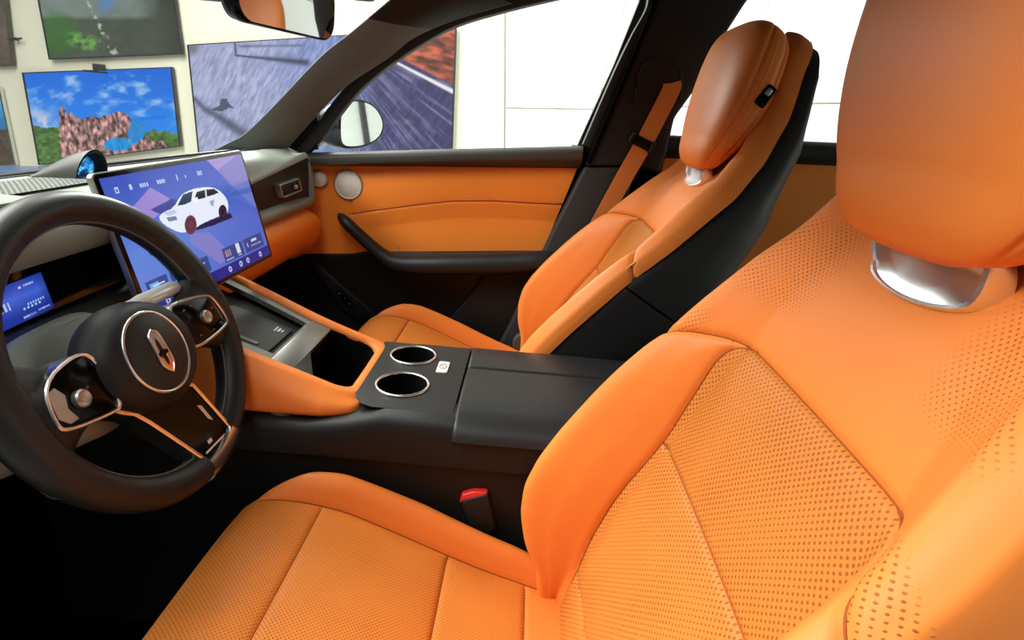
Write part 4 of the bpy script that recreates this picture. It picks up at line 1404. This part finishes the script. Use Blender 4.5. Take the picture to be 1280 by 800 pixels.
es = loop([(-.150, .203), (-.143, .219), (-.130, .231), (-.110, .238), (-.09, .245), (.110, .245), (.110, .0765), (-.150, .0765)], .4895)
for cx, cy, r in cups:
    es += loop([(cx + r * math.cos(t_), cy + r * math.sin(t_)) for t_ in np.linspace(0, 2 * math.pi, 48, endpoint=False)], .4895)
bmesh.ops.triangle_fill(bm, use_beauty=True, edges=es)
m = MB().bm(bm); bm.free()
m.build('cup_deck', M['black'], con, smooth=False)
for cx, cy, r in cups:
    m = MB().lathe([(r, .0), (r * .97, -.03), (r * .93, -.078), (r * .85, -.082), (0, -.082)], (cx, cy, .4895), (0, 0, 1), 48)
    m.v = m.v; cw = m.build('cup_well', M['carpet'], con, angle=50)
    bm2 = bmesh.new(); bm2.from_mesh(cw.data)
    big = [f for f in bm2.faces if len(f.verts) > 4 and f.calc_center_median().z > max(v_.co.z for v_ in bm2.verts) - .002]
    bmesh.ops.delete(bm2, geom=big, context='FACES'); bm2.to_mesh(cw.data); bm2.free()
    k = np.linspace(0, 2 * math.pi, 56, endpoint=False)
    MB().tube(np.column_stack([cx + (r + .0015) * np.cos(k), cy + (r + .0015) * np.sin(k), np.full(56, .4905)]), .0028, 10, closed=True).build('cup_ring', M['chrome'], con, angle=None, label='chrome ring round a cup well')
    m = MB(); m.box((cx - r * .25, cy + r * .86, .462), (.012, .010, .016), bevel=.003); m.build('cup_clip', M['gloss'], cw)
m = MB(); m.prism([(.013 + a, .116 + b_, .4885) for a, b_ in rrect(.046, .020, .004)], (0, 0, .0035), .001, 2)
bt = m.build('deck_button', M['white_button'], con, label='pale rectangular button beside the cup wells')
m = MB(); m.tube([(.013 + .010 * math.cos(t_), .116 + .006 * math.sin(t_), .4921) for t_ in np.linspace(0, 2 * math.pi, 24, endpoint=False)], .0007, 6, closed=True)
m.box((.013, .116, .4921), (.010, .0012, .0006)); m.build('button_mark', M['thread_grey'], bt)
# armrest lids
def lid(x0, x1, near):
    if near:
        q = [(x0, .488), (x0 + .004, .4935), ((x0 + x1) / 2, .4945), (x1 - .02, .4935), (x1 - .008, .489), (x1, .478), (x1 + .003, .462), (x1 + .0025, .457), (x1 - .004, .456), (x1 - .004, .470), (x0, .474)]
    else:
        q = [(x0, .488), (x0 + .0, .4935), ((x0 + x1) / 2, .4945), (x1 - .018, .493), (x1 - .005, .487), (x1 + .001, .474), (x1, .462), (x1 - .006, .462), (x0, .474)]
    return q
nl = lid(.0165, -.180, False)
nl = [(.0165, .488), (.0125, .4935), (-.06, .4945), (-.135, .4935), (-.157, .4905), (-.173, .483), (-.182, .472), (-.1855, .462), (-.1825, .459), (-.170, .462), (-.140, .474), (.0165, .474)]
fl = [(.0195, .488), (.0235, .4935), (.06, .4945), (.108, .493), (.124, .487), (.134, .474), (.136, .462), (.126, .460), (.110, .474), (.0195, .474)]
for q, lab in ((nl, 'wide armrest lid half next to the driver'), (fl, 'narrow armrest lid half next to the passenger')):
    c0 = np.mean(q, 0); rings = []
    for y, sc, dz in ((.0735, .93, -.004), (.0725, .97, -.0015), (.070, .99, 0), (.066, 1, 0), (.0, 1, 0), (-.1, 1, .001), (-.2, 1, .001), (-.33, 1, -.002), (-.40, 1, -.006), (-.41, .96, -.008)):
        qq = c0 + (np.array(q) - c0) * sc
        rings.append([(a, y, b_ + dz) for a, b_ in qq])
    m = MB().loft(rings, True, True); m.build('armrest_lid', M['black_leather'], con, angle=50, label=lab)
# under-lid tray so that no gap shows through
m = MB(); m.box((-.02, -.18, .455), (.262, .50, .03), bevel=.004); m.build('storage_box', M['black'], con)

# orange rim round tray and bin
def upath(pts, n=110):
    p = smooth_poly(pts, 3); d_ = np.concatenate([[0], np.cumsum(np.linalg.norm(np.diff(p, axis=0), axis=1))])
    t_ = np.linspace(0, d_[-1], n); return np.column_stack([np.interp(t_, d_, p[:, 0]), np.interp(t_, d_, p[:, 1])])
def by_frac(anchor_in, anchor_out):
    return None
ip_ = [(-.098, .46), (-.100, .25), (-.102, .06), (-.102, .022), (-.090, .003), (-.060, .000), (.040, .000), (.068, .003), (.082, .022), (.084, .06), (.088, .13), (.112, .25), (.125, .34), (.128, .46)]
op_ = [(-.128, .46), (-.130, .25), (-.130, .06), (-.130, .015), (-.118, -.016), (-.085, -.022), (.045, -.022), (.085, -.020), (.104, -.004), (.107, .06), (.112, .13), (.132, .25), (.142, .34), (.146, .46)]
bp_ = [(-.165, .46), (-.160, .25), (-.156, .06), (-.154, .018), (-.138, -.026), (-.095, -.034), (.055, -.033), (.100, -.028), (.116, -.006), (.118, .06), (.122, .13), (.142, .25), (.152, .34), (.156, .46)]
def dense(p, n=14):
    p = np.array(p); out = []
    t_ = np.linspace(0, len(p) - 1, (len(p) - 1) * n + 1)
    return spline(p, len(t_))
ii, oo, bb = dense(ip_), dense(op_), dense(bp_)
rings = []
for a, o_, b_ in zip(ii, oo, bb):
    near = float(sstep(-.095, -.14, b_[0])); 
    p_in0, p_in = IP(a[0], a[1], -.009), IP(a[0], a[1], -.003)
    p_c0 = IP(*(a * .8 + o_ * .2), .0025); p_c1 = IP(*(a * .4 + o_ * .6), .0035); p_o = IP(*o_, -.001)
    pb = IP(*b_, -.016)
    zlow = .471 + .012 * sstep(.35, .55, pb[1])
    pb = pb.copy(); pb[2] = pb[2] * (1 - near) + (zlow) * near
    pm = p_o * .5 + pb * .5 + np.array([-.006 * near, 0, .003])
    pe = pb + np.array([.012 * near - .002, 0, -.010])
    rings.append(spline([p_in0, p_in, p_c0, p_c1, p_o, pm, pb, pe], 30))
m = MB().loft(rings, False, False); m.build('orange_rim', M['orange'], con, angle=60, label='orange leather rim of the console')
# metal tray frame, charging pad, bar, storage bin
m = MB()
fr = [(.084, .094), (.088, .13), (.110, .25), (.124, .34), (.126, .44), (.104, .44), (.102, .34), (.090, .25), (.068, .138), (-.078, .138), (-.080, .44), (-.099, .44), (-.101, .25), (-.102, .06), (-.102, .094)]
m.prism([IP(a, l, -.014) for a, l in fr], IN * .009, .0015, 1)
m.build('tray_frame', M['console_metal'], con)
m = MB(); m.prism([IP(a, l, -.034) for a, l in ((-.10, .13), (.086, .13), (.128, .45), (-.10, .45))], IN * .006)
m.build('tray_floor', M['console_pad'], con, smooth=False)
m = MB(); m.prism([IP(-.004 + a, .215 + l, -.028) for a, l in rrect(.128, .120, .010)], IN * .006, .002, 2)
pad = m.build('charging_pad', M['console_pad'], con)
m = MB(); m.prism([IP(-.040 + a, .215 + l, -.0225) for a, l in rrect(.008, .075, .003)], IN * .003, .001, 1)
m.build('pad_rib', M['console_metal'], pad)
m = MB()
for a, l, w_, h_ in ((.035, .172, .014, .004), (.035, .178, .020, .0025), (.035, .166, .010, .0025)):
    m.prism([IP(a + p, l + q_, -.0222) for p, q_ in rrect(w_, h_, .001, 2)], IN * .0005)
m.build('pad_mark', M['icon'], pad, smooth=False)
m = MB(); m.prism([IP(a, l, -.016) for a, l in ((-.102, .094), (.084, .094), (.087, .134), (-.101, .134))], IN * .0125, .002, 2)
m.build('tray_bar', M['console_metal'], con)
m = MB()
bi = smooth_poly([(-.102, .094), (-.102, .02), (-.088, .001), (.066, .001), (.084, .02), (.084, .094)], 2)
m.loft([IP(bi[:, 0], bi[:, 1], -.006), IP(bi[:, 0], bi[:, 1], -.10)], True, False)
m.build('bin_wall', M['carpet'], con, angle=50)
m = MB().prism([IP(a, l, -.102) for a, l in bi], IN * .004); m.build('bin_floor', M['carpet'], con, smooth=False)

# ================================================================ passenger's front door
door = thing('car_door', (.78, .2, .02), 'passenger front door with orange leather panel, two round speakers and black pull handle', 'car door')
DX = .75
# belt line rises towards the rear
belt = lambda y: .838 - .108 * y                 # top of the sill trim
btop = lambda y: .786 - .075 * y                 # top of the orange panel
bbot = lambda y: .542 - .098 * y                 # bottom of the orange panel
YF, YR = .735, -.150
ny, nz = 120, 70
yy = np.linspace(YF, YR, ny)
tt = np.linspace(0, 1, nz)
Yg, Tg = np.meshgrid(yy, tt, indexing='ij')
Yg = YF + (Yg - YF) / (YR - YF) * (-.066 - .072 * Tg - YF)
Zg = bbot(Yg) * (1 - Tg) + btop(Yg) * Tg
seam_z = lambda y: np.interp(y, [-.20, -.095, .10, .211, .30, .42, .501, .53], [.695, .690, .683, .672, .655, .629, .610, .600])
Xg = DX + .010 * np.clip((seam_z(Yg) - Zg) / .05, 0, 1) * np.clip((.50 - Yg) / .08, 0, 1) - .006 * np.sin(np.pi * np.clip((Zg - seam_z(Yg)) / .12, 0, 1)) * (Yg < .5)
P3 = np.stack([Xg, Yg, Zg], -1)
N3 = grid_normals(P3)
if N3[50, 30, 0] > 0: N3 = -N3
flat = np.stack([Yg, Zg], -1)
sl = [(y, float(seam_z(y))) for y in np.linspace(.502, YR, 40)]
padded(door, P3, N3, flat, [('door_panel', M['orange_door'], lambda q: (q[:, 1] > seam_z(q[:, 0])) | (q[:, 0] > .502), 'upper orange leather door panel'),
                            ('door_panel', M['orange_door'], lambda q: np.ones(len(q), bool), 'lower orange leather door panel')], [sl], .003, .0035, .0, .03)
m = MB()
for y in np.arange(.495, -.095, -.0075):
    z = float(seam_z(y)) + .006
    m.tube([(DX - .004, y, z), (DX - .0052, y - .0025, z + .0002), (DX - .004, y - .005, z)], .0008, 5)
o = m.build('panel_stitching', M['thread'], door); o['kind'] = 'stuff'
# black core of the door, lower panel and map pocket
m = MB(); m.prism([(DX + .016, YF + .05, .05), (DX + .016, YR + .05, .05), (DX + .016, YR + .07, .5), (DX + .016, YR + .015, .80), (DX + .016, YR, belt(YR) - .01), (DX + .016, YF, belt(YF) - .01)], (.10, 0, 0), .004, 1)
m.build('door_shell', M['black'], door)
rows = []
for y in np.linspace(YF, -.055, 50):
    zb = bbot(y)
    rows.append([(DX + .004, y, zb + .004), (DX - .004, y, zb - .004), (DX - .004, y, zb - .012), (DX + .008, y, zb - .05), (DX + .012, y, .32), (DX + .004, y, .26), (DX, y, .08)])
mk('lower_panel', np.array(rows).reshape(-1, 3), grid_faces(50, 7), M['black'], door, angle=40)
pk = [atX(a, b_, DX + .002) for a, b_ in ((389, 329), (402, 331), (425, 352), (468, 388), (476, 402), (452, 402), (432, 388))]
m = MB().prism(pk, (-.014, 0, 0), .005, 3); pkt = m.build('map_pocket', M['black'], door)
pk = [atX(a, b_, DX + .002) for a, b_ in ((606, 342), (690, 330), (690, 440), (560, 440), (548, 404), (562, 398), (590, 366))]
m = MB().prism(pk, (-.012, 0, 0), .005, 3); m.build('lower_pocket', M['black'], door)
sw = [atX(a, b_, DX - .013) for a, b_ in ((420, 364), (426, 361), (441, 378), (439, 384), (432, 381))]
m = MB().prism(sw, (-.005, 0, 0), .002, 2); sw_ = m.build('seat_switch', M['gloss'], pkt)
m = MB()
for a, b_ in ((424, 367), (431, 373), (437, 380)):
    m.box(atX(a, b_, DX - .019), (.003, .004, .006), bevel=.001)
m.build('switch_key', M['silver'], sw_)
# window sill trim
rows = []
for y in np.linspace(.70, YR + .004, 40):
    zt_, zb = belt(y), btop(y)
    rows.append([(DX + .03, y, zt_ + .002), (DX - .012, y, zt_ + .004), (DX - .034, y, zt_ - .002), (DX - .040, y, zt_ - .012), (DX - .036, y, zt_ - .030), (DX - .022, y, zb + .012), (DX - .004, y, zb + .002), (DX + .004, y, zb - .004)])
rows = [spline(r, 24) for r in rows]
m = MB().loft(rows, False, False); m.build('sill_trim', M['dash_dark'], door, angle=60)
# speakers
for (a, b_), r in (((436, 231), .040), ((400, 223.5), .0225)):
    c = atX(a, b_, DX - .002)
    m = MB().lathe([(0, -.004), (r, -.004), (r, .004), (r - .0025, .0065), (r - .004, .005), (r * .6, .0085), (0, .010)], c, (-1, 0, 0), 48, ref=(0, 1, 0))
    sp_ = m.build('speaker', M['grille'], door, angle=50, label=('large' if r > .03 else 'small') + ' round pale speaker cover')
    k = np.linspace(0, 2 * math.pi, 48, endpoint=False)
    MB().tube(np.column_stack([np.full(48, c[0] - .004), c[1] + r * np.cos(k), c[2] + r * np.sin(k)]), .0022, 8, closed=True, ref=(1, 0, 0)).build('speaker_ring', M['silver'], sp_, angle=None)
# pull handle running into the armrest
hp_ = [atX(a, b_, .735) for a, b_ in ((424, 268),)] + [atX(a, b_, .705) for a, b_ in ((434, 279), (456, 300), (478, 319), (497, 329), (530, 331), (590, 330), (640, 329), (676, 327))] + [np.array([.72, -.13, .532])]
hp2 = spline(np.array(hp_), 60)
hr = np.interp(np.linspace(0, 1, 60), [0, .04, .1, .3, .45, .6, 1], [.006, .014, .018, .021, .030, .035, .036])
m = MB().tube(hp2, hr, 24, ell=(.9, 1.0), ref=(1, 0, 0)); m.build('armrest', M['black_leather'], door, angle=70, label='black armrest sweeping up into a pull handle')
c = atX(498, 312, .70)
m = MB(); m.tube([c, c + np.array([0, .0, .010])], .0012, 6); m.build('handle_trim', M['chrome'], door)
# window frame and glass
wl_ = [(.640, .752), (.590, .800), (.488, .926), (.430, .982), (.360, 1.036), (.236, 1.114), (.115, 1.160), (-.044, 1.207), (-.15, 1.233), (-.235, 1.245)]
wl_ = [tuple(p) for p in spline(np.array(wl_), 50)]
wr_ = [(-.262, 1.225), (-.258, 1.195), (-.232, 1.135), (-.198, 1.040), (-.142, .862)]
loopw = wl_ + [tuple(p) for p in spline(np.array(wr_), 24)]
cw_ = np.mean(loopw, 0)
rings = []
for x, k in ((.728, 0.0), (.722, .002), (.720, .010), (.722, .030), (.728, .036), (.75, .036), (.75, 0.0)):
    rr = []
    for i, (y, z) in enumerate(loopw):
        a = np.array(loopw[max(i - 1, 0)]); b_ = np.array(loopw[min(i + 1, len(loopw) - 1)]); t_ = b_ - a; t_ /= np.linalg.norm(t_) + 1e-9
        n_ = np.array([-t_[1], t_[0]])
        if n_ @ (np.array([y, z]) - cw_) < 0: n_ = -n_
        xin = (z - .80) * -.02
        rr.append((x + xin, y + n_[0] * k, z + n_[1] * k))
    rings.append(rr)
m = MB(); m.loft([list(r) for r in zip(*rings)], True, True); m.build('window_frame', M['trim'], door, angle=50)
gl = [(.735 + (z - .8) * -.02, y, z) for y, z in loopw] + [(.735, YR, belt(YR) - .01), (.735, .62, .77)]
m = MB().prism(gl, (.004, 0, 0)); m.build('window_glass', M['glass'], door, smooth=False)
# black corner piece in front of the window
m = MB().prism([atX(a, b_, .728) for a, b_ in ((352, 190), (397, 187), (396, 143), (378, 160))], (.012, 0, 0), .002, 2); m.build('mirror_sail', M['black'], door)
# outside mirror: its glass is turned so that the driver's eye sees the hall behind the car
mn0 = np.array([-.46, -.88, .10]); mn0 /= np.linalg.norm(mn0)
mctr = atX(450, 156, .93)
mo = np.array([hit(a, b_, mn0, mctr) for a, b_ in ((423, 150), (425, 132), (434, 126), (448, 124), (464, 129), (475, 141), (480, 156), (476, 170), (464, 180), (446, 185), (428, 185), (423, 176))])
mo = smooth_poly(mo, 2, True); mc_ = mo.mean(0)
rings = []
for t_, s_ in ((0, .97), (.004, 1.0), (.02, 1.03), (.05, 1.0), (.08, .86), (.10, .62), (.108, .3)):
    rings.append([(mc_ + (p - mc_) * s_ - mn0 * t_) for p in mo])
mir = MB().loft(rings, True, True).build('side_mirror', M['blue_paint'], door, angle=60, label='blue-backed outside mirror')
rings = [[mc_ + (p - mc_) * s_ + mn0 * d_ for p in mo] for s_, d_ in ((1.0, -.02), (1.03, -.006), (1.02, .002), (.96, .004), (.92, .001), (.90, -.004))]
MB().loft(rings, True, True).build('mirror_rim', M['black'], mir, angle=60)
MB().prism([mc_ + (p - mc_) * .93 + mn0 * .002 for p in mo], mn0 * .002).build('mirror_glass', M['mirror'], mir, smooth=False)
m = MB().prism([(.76, .60, .79), (.76, .68, .78), (.95, .70, .79), (.95, .61, .80)], (0, 0, .05), .01, 2); m.build('mirror_arm', M['blue_paint'], mir)
m = MB().prism([(.79, .60, .785), (.79, .665, .79), (.90, .69, .79), (.945, .67, .79), (.945, .605, .79)], (0, 0, .10), .02, 3); m.build('mirror_housing', M['blue_paint'], mir)

# ================================================================ car body shell around the seats
car = thing('car_cabin', (0, 0, -.02), 'dark cabin shell of a blue car: windscreen pillar, centre pillar, roof lining, windscreen and bonnet', 'car')
m = MB(); m.box((0, -.15, .0), (1.62, 2.3, .04), bevel=.004); m.build('cabin_carpet', M['carpet'], car)
m = MB(); m.prism([(-.78, 1.0, .62), (.86, 1.0, .62), (.86, .92, .05), (-.78, .92, .05)], (0, .04, 0)); m.box((0, .86, .62), (1.6, .2, .02)); m.build('bulkhead', M['carpet'], car, smooth=False)
m = MB(); m.prism([(.845, -1.3, .0), (.845, .95, .0), (.845, .95, .60), (.845, -1.3, .60)], (.02, 0, 0)); m.build('side_sill', M['black'], car)
m = MB(); m.box((-.80, -.15, .05), (.06, 2.3, .14), bevel=.012); m.build('side_sill', M['black'], car)
# windscreen pillar (passenger side): inner and outer edges lofted
e1 = np.array([atX(a, b_, x) for a, b_, x in ((250, 196, .625), (285, 179, .62), (308, 166, .615), (345, 130, .61), (400, 72, .60), (440, 40, .59), (485, 2, .575), (530, -36, .56))])
e2 = np.array([atX(a, b_, x) for a, b_, x in ((322, 222, .700), (354, 191, .700), (383, 158, .700), (429, 110, .696), (485, 72, .690), (517, 47, .686), (570, 24, .68), (640, 4, .672))])
e1, e2 = spline(e1, 60), spline(e2, 60)
rings = []
for a, b_ in zip(e1, e2):
    mid = (a + b_) / 2; w = b_ - a
    nrm = np.array([-.75, -.45, -.25]); nrm -= w * (nrm @ w) / (w @ w); nrm /= np.linalg.norm(nrm)
    back_a = np.array([.060, -.012, 0]); back_b = np.array([.050, .04, .02])
    rings.append(spline([a + back_a, a - nrm * .002, a + w * .08 + nrm * .008, mid + nrm * .017, b_ - w * .08 + nrm * .008, b_ - nrm * .002, b_ + back_b], 26))
rings = np.array(rings)
m = MB(); m.loft(rings[:47], False, False); ap = m.build('windscreen_pillar', M['pillar'], car, angle=60, label='dark fabric-covered windscreen pillar')
m = MB(); m.loft(rings[46:], False, False); m.build('pillar_cap', M['black'], car, angle=60)
# roof rail over the door window, roof lining
rail = []
for y, z in [q for q in loopw[:50] if q[0] < .27]:
    rail.append([(.745, y, z + .03), (.715, y + .0, z + .034), (.70, y - .02, z + .045), (.655, y - .06, z + .085), (.58, y - .08, min(z + .12, 1.315)), (.52, y - .08, min(z + .13, 1.325))])
m = MB().loft([spline(r, 16) for r in rail], False, False); m.build('roof_rail', M['black'], car, angle=60)
m = MB(); m.prism([(-.62, .36, 1.235), (.58, .36, 1.235), (.66, -.1, 1.32), (.66, -1.35, 1.33), (-.66, -1.35, 1.33), (-.66, -.1, 1.32)], (0, 0, .05)); m.build('roof_lining', M['pillar'], car, smooth=False)
# centre pillar
bp = [atX(a, b_, .70) for a, b_ in ((738, 196), (768, 128), (806, 40), (822, 0))] + [np.array([.70, -.27, 1.30]), np.array([.70, -.56, 1.31])] + [atX(a, b_, .70) for a, b_ in ((935, 0), (908, 42), (884, 92))] + [np.array([.70, -.375, .95]), np.array([.70, -.37, .86]), np.array([.70, -.36, .805])] + [atX(a, b_, .70) for a, b_ in ((790, 208), (732, 208))]
m = MB().prism(bp, (.08, 0, 0), .010, 3); m.build('centre_pillar', M['black'], car, angle=50, label='upper part of the centre pillar')
bl = [atX(a, b_, .705) for a, b_ in ((731, 209), (796, 209), (770, 300), (690, 430), (600, 480), (640, 400), (691, 290))]
m = MB().prism(bl, (.10, 0, 0), .008, 3); m.build('pillar_trim', M['trim'], car, angle=50, label='lower trim of the centre pillar')
m = MB().prism([atX(a, b_, .745) for a, b_ in ((722, 182), (738, 194), (828, 0), (826, -40), (800, -40), (800, 0), (768, 80))], (.03, 0, 0)); m.build('door_seal', M['black'], car, smooth=False)
dsl = [atX(a, b_, .698) for a, b_ in ((735, 204), (760, 146), (790, 76), (812, 20), (820, -10))]
m = MB().tube(spline(np.array(dsl), 40), .006, 8); m.build('door_seal', M['carpet'], car, angle=None)
m = MB().prism([atX(a, b_, .765) for a, b_ in ((716, 182), (800, 190), (882, 190), (882, 340), (640, 460), (560, 470), (640, 360), (690, 280))], (.05, 0, 0)); m.build('pillar_base', M['carpet'], car, smooth=False)
sl_ = [atX(a, b_, .699) for a, b_ in ((792, 130), (797, 96), (806, 78), (824, 72), (846, 80), (852, 100), (850, 126))]
m = MB().tube(spline(np.array(sl_), 30), .004, 8); m.build('belt_guide', M['black'], car, angle=None)
# windscreen and bonnet
base = [(x, .90 - .36 * x * x + .012, .749 + .055 * x * x) for x in np.linspace(-.72, .70, 40)]
topw = [(x * .80, .37 + .02 * (1 - (x / .7) ** 2), 1.240) for x in np.linspace(-.72, .70, 40)]
rows = []
for t_ in np.linspace(0, 1, 14):
    rows.append([(np.array(a) * (1 - t_) + np.array(b_) * t_ + np.array([0, .5, .5]) * .07 * math.sin(math.pi * t_)) for a, b_ in zip(base, topw)])
o = mk('windscreen', np.array(rows).reshape(-1, 3), grid_faces(14, 40), M['glass'], car, angle=None)
rows = []
for y, z, c_ in ((.90, .700, .0), (.97, .712, .02), (1.05, .718, .03), (1.25, .718, .04), (1.5, .705, .05), (1.75, .67, .06), (1.9, .64, .07), (1.95, .58, .07)):
    rows.append([(x, y - .30 * x * x * (y < 1.1), z - c_ * (x / .8) ** 2 * 1.0) for x in np.linspace(-.82, .82, 40)])
m = MB().loft(rows, False, False); m.build('bonnet', M['blue_paint'], car, angle=60)
m = MB().prism([(-.8, 1.9, .58), (.8, 1.9, .58), (.8, 1.9, -.05), (-.8, 1.9, -.05)], (0, -.8, 0)); m.build('front_body', M['blue_paint'], car, smooth=False)

# rear door seen past the passenger seat
rear = thing('rear_door', (.78, -.8, .05), 'rear door with orange panel and grey sill, glimpsed behind the passenger seat', 'car door')
m = MB().prism([(.735, -.37, .10), (.735, -.37, .848), (.735, -1.3, .885), (.735, -1.3, .10)], (.08, 0, 0), .006, 2); m.build('door_panel', M['orange_door'], rear)
m = MB().loft([spline([(.76, y, .918 - .04 * (y + .75)), (.725, y, .920 - .04 * (y + .75)), (.708, y, .905 - .04 * (y + .75)), (.712, y, .878 - .04 * (y + .75)), (.736, y, .860 - .04 * (y + .75))], 18) for y in np.linspace(-.37, -1.3, 20)], False, False)
m.build('sill_trim', M['black'], rear, angle=60)
m = MB().prism([(.745, -.38, .90), (.735, -.56, 1.26), (.735, -1.2, 1.27), (.745, -1.3, .92)], (.004, 0, 0)); m.build('window_glass', M['glass'], rear, smooth=False)

# ================================================================ belts, buckle, inside mirror
sb = thing('seat_belt', atX(747, 283, .70) - np.array([0, 0, .3]), 'orange seat belt webbing hanging down the centre pillar beside the passenger seat', 'seat belt')
cl = [(840, 104, .693), (839, 112, .692), (822, 146, .690), (803, 182, .688), (778, 226, .688), (747, 283, .690), (722, 330, .690)]
cp = np.array([atX(a, b_, x) for a, b_, x in cl]); cp = spline(cp, 50)
tg = np.gradient(cp, axis=0); tg /= np.linalg.norm(tg, axis=1)[:, None]
wv = np.cross(tg, [1, 0, 0]); wv /= np.linalg.norm(wv, axis=1)[:, None]
rings = []
for p, w in zip(cp, wv):
    hw = .0235
    rings.append([p + w * hw, p + w * hw * .98 + [-.0012, 0, 0], p - w * hw * .98 + [-.0012, 0, 0], p - w * hw, p - w * hw * .98 + [.0012, 0, 0], p + w * hw * .98 + [.0012, 0, 0]])
MB().loft(rings, True, True).build('webbing', M['webbing'], sb, angle=30)
c = atX(802, 178, .684); i_ = np.argmin(np.linalg.norm(cp - c, axis=1))
tq, wq = tg[i_], wv[i_]
R_ = np.column_stack([np.cross(wq, tq), wq, tq])
clp = MB().box(c, (.020, .064, .026), rot=R_, bevel=.006).build('belt_clip', M['gloss'], sb, label='black plastic clip across the belt')
m = MB(); m.box(c + wq * .030 + np.array([-.004, 0, .0]), (.016, .012, .034), rot=R_, bevel=.005); m.build('clip_end', M['black'], clp)
m = MB(); m.box(c - wq * .030 + np.array([-.004, 0, .0]), (.014, .010, .030), rot=R_, bevel=.004)
m.build('clip_end', M['black'], clp)

bk = thing('seat_belt_buckle', (-.165, .02, .20), 'black seat belt buckle with red button, standing between driver seat and console', 'buckle')
bx = -.178
body = [atX(a, b_, bx) for a, b_ in ((575, 627), (610, 618), (620, 662), (606, 674), (586, 658))]
m = MB().prism(body, (.022, 0, 0), .004, 3); m.build('buckle_body', M['black'], bk)
rd = [atX(a, b_, bx + .003) for a, b_ in ((574, 629), (577, 619), (592, 615), (609, 616), (611, 624), (592, 632))]
m = MB().prism(rd, (.016, 0, 0), .003, 3); m.build('release_button', M['red'], bk, label='red release button')
m = MB(); q = (body[3] + body[4]) / 2 + np.array([.011, 0, .01]); m.tube([q, q + np.array([.002, -.015, -.05]), q + np.array([.004, -.02, -.14])], .012, 10, ell=(.6, 1)); m.build('buckle_stalk', M['black'], bk)

im = thing('rear_view_mirror', (0, .355, 1.01), 'inside mirror hanging from the windscreen, its bottom edge cut by the top of the photo', 'mirror')
pL, pR = np.array([-.105, .392, 1.055]), np.array([.110, .334, 1.055])
mx_ = (pR - pL); mw = np.linalg.norm(mx_); mx_ /= mw
my_ = np.array([0, -.07, 1.0]); my_ -= mx_ * (my_ @ mx_); my_ /= np.linalg.norm(my_); mn_ = np.cross(mx_, my_)
if mn_[1] > 0: mn_ = -mn_
mcn = (pL + pR) / 2
IM = lambda a, b_, h=0.0: mcn + mx_ * a + my_ * b_ + mn_ * h
sh_ = rrect(mw, .082, .028, 8)
rings = [[IM(a * s_, b_ * s_, h) for a, b_ in sh_] for s_, h in ((.975, .004), (1, .0), (1.0, -.010), (.93, -.028), (.7, -.042), (.3, -.046))]
m = MB().loft(rings, True, True); m.build('housing', M['gloss'], im, angle=50)
m = MB().prism([IM(a * .965, b_ * .93, .0035) for a, b_ in sh_], mn_ * .0015); m.build('mirror_glass', M['mirror'], im, smooth=False)
m = MB().tube([IM(0, .02, -.04), IM(0, .08, -.05), (.0, .42, 1.19)], .012, 12); m.build('stem', M['black'], im)
sn = atX(262, -6, .0)
m = MB().box(sn + np.array([0, 0, .012]), (.10, .10, .03), bevel=.012); m.build('sensor_cover', M['black'], im, label='black sensor cover ahead of the mirror')
m = MB().box(atX(446, -4, .22) + np.array([0, 0, .012]), (.10, .05, .025), bevel=.010)
tag(m.build('sun_visor_clip', M['black']), 'small black visor clip at top of windscreen, right of the inside mirror', 'clip')
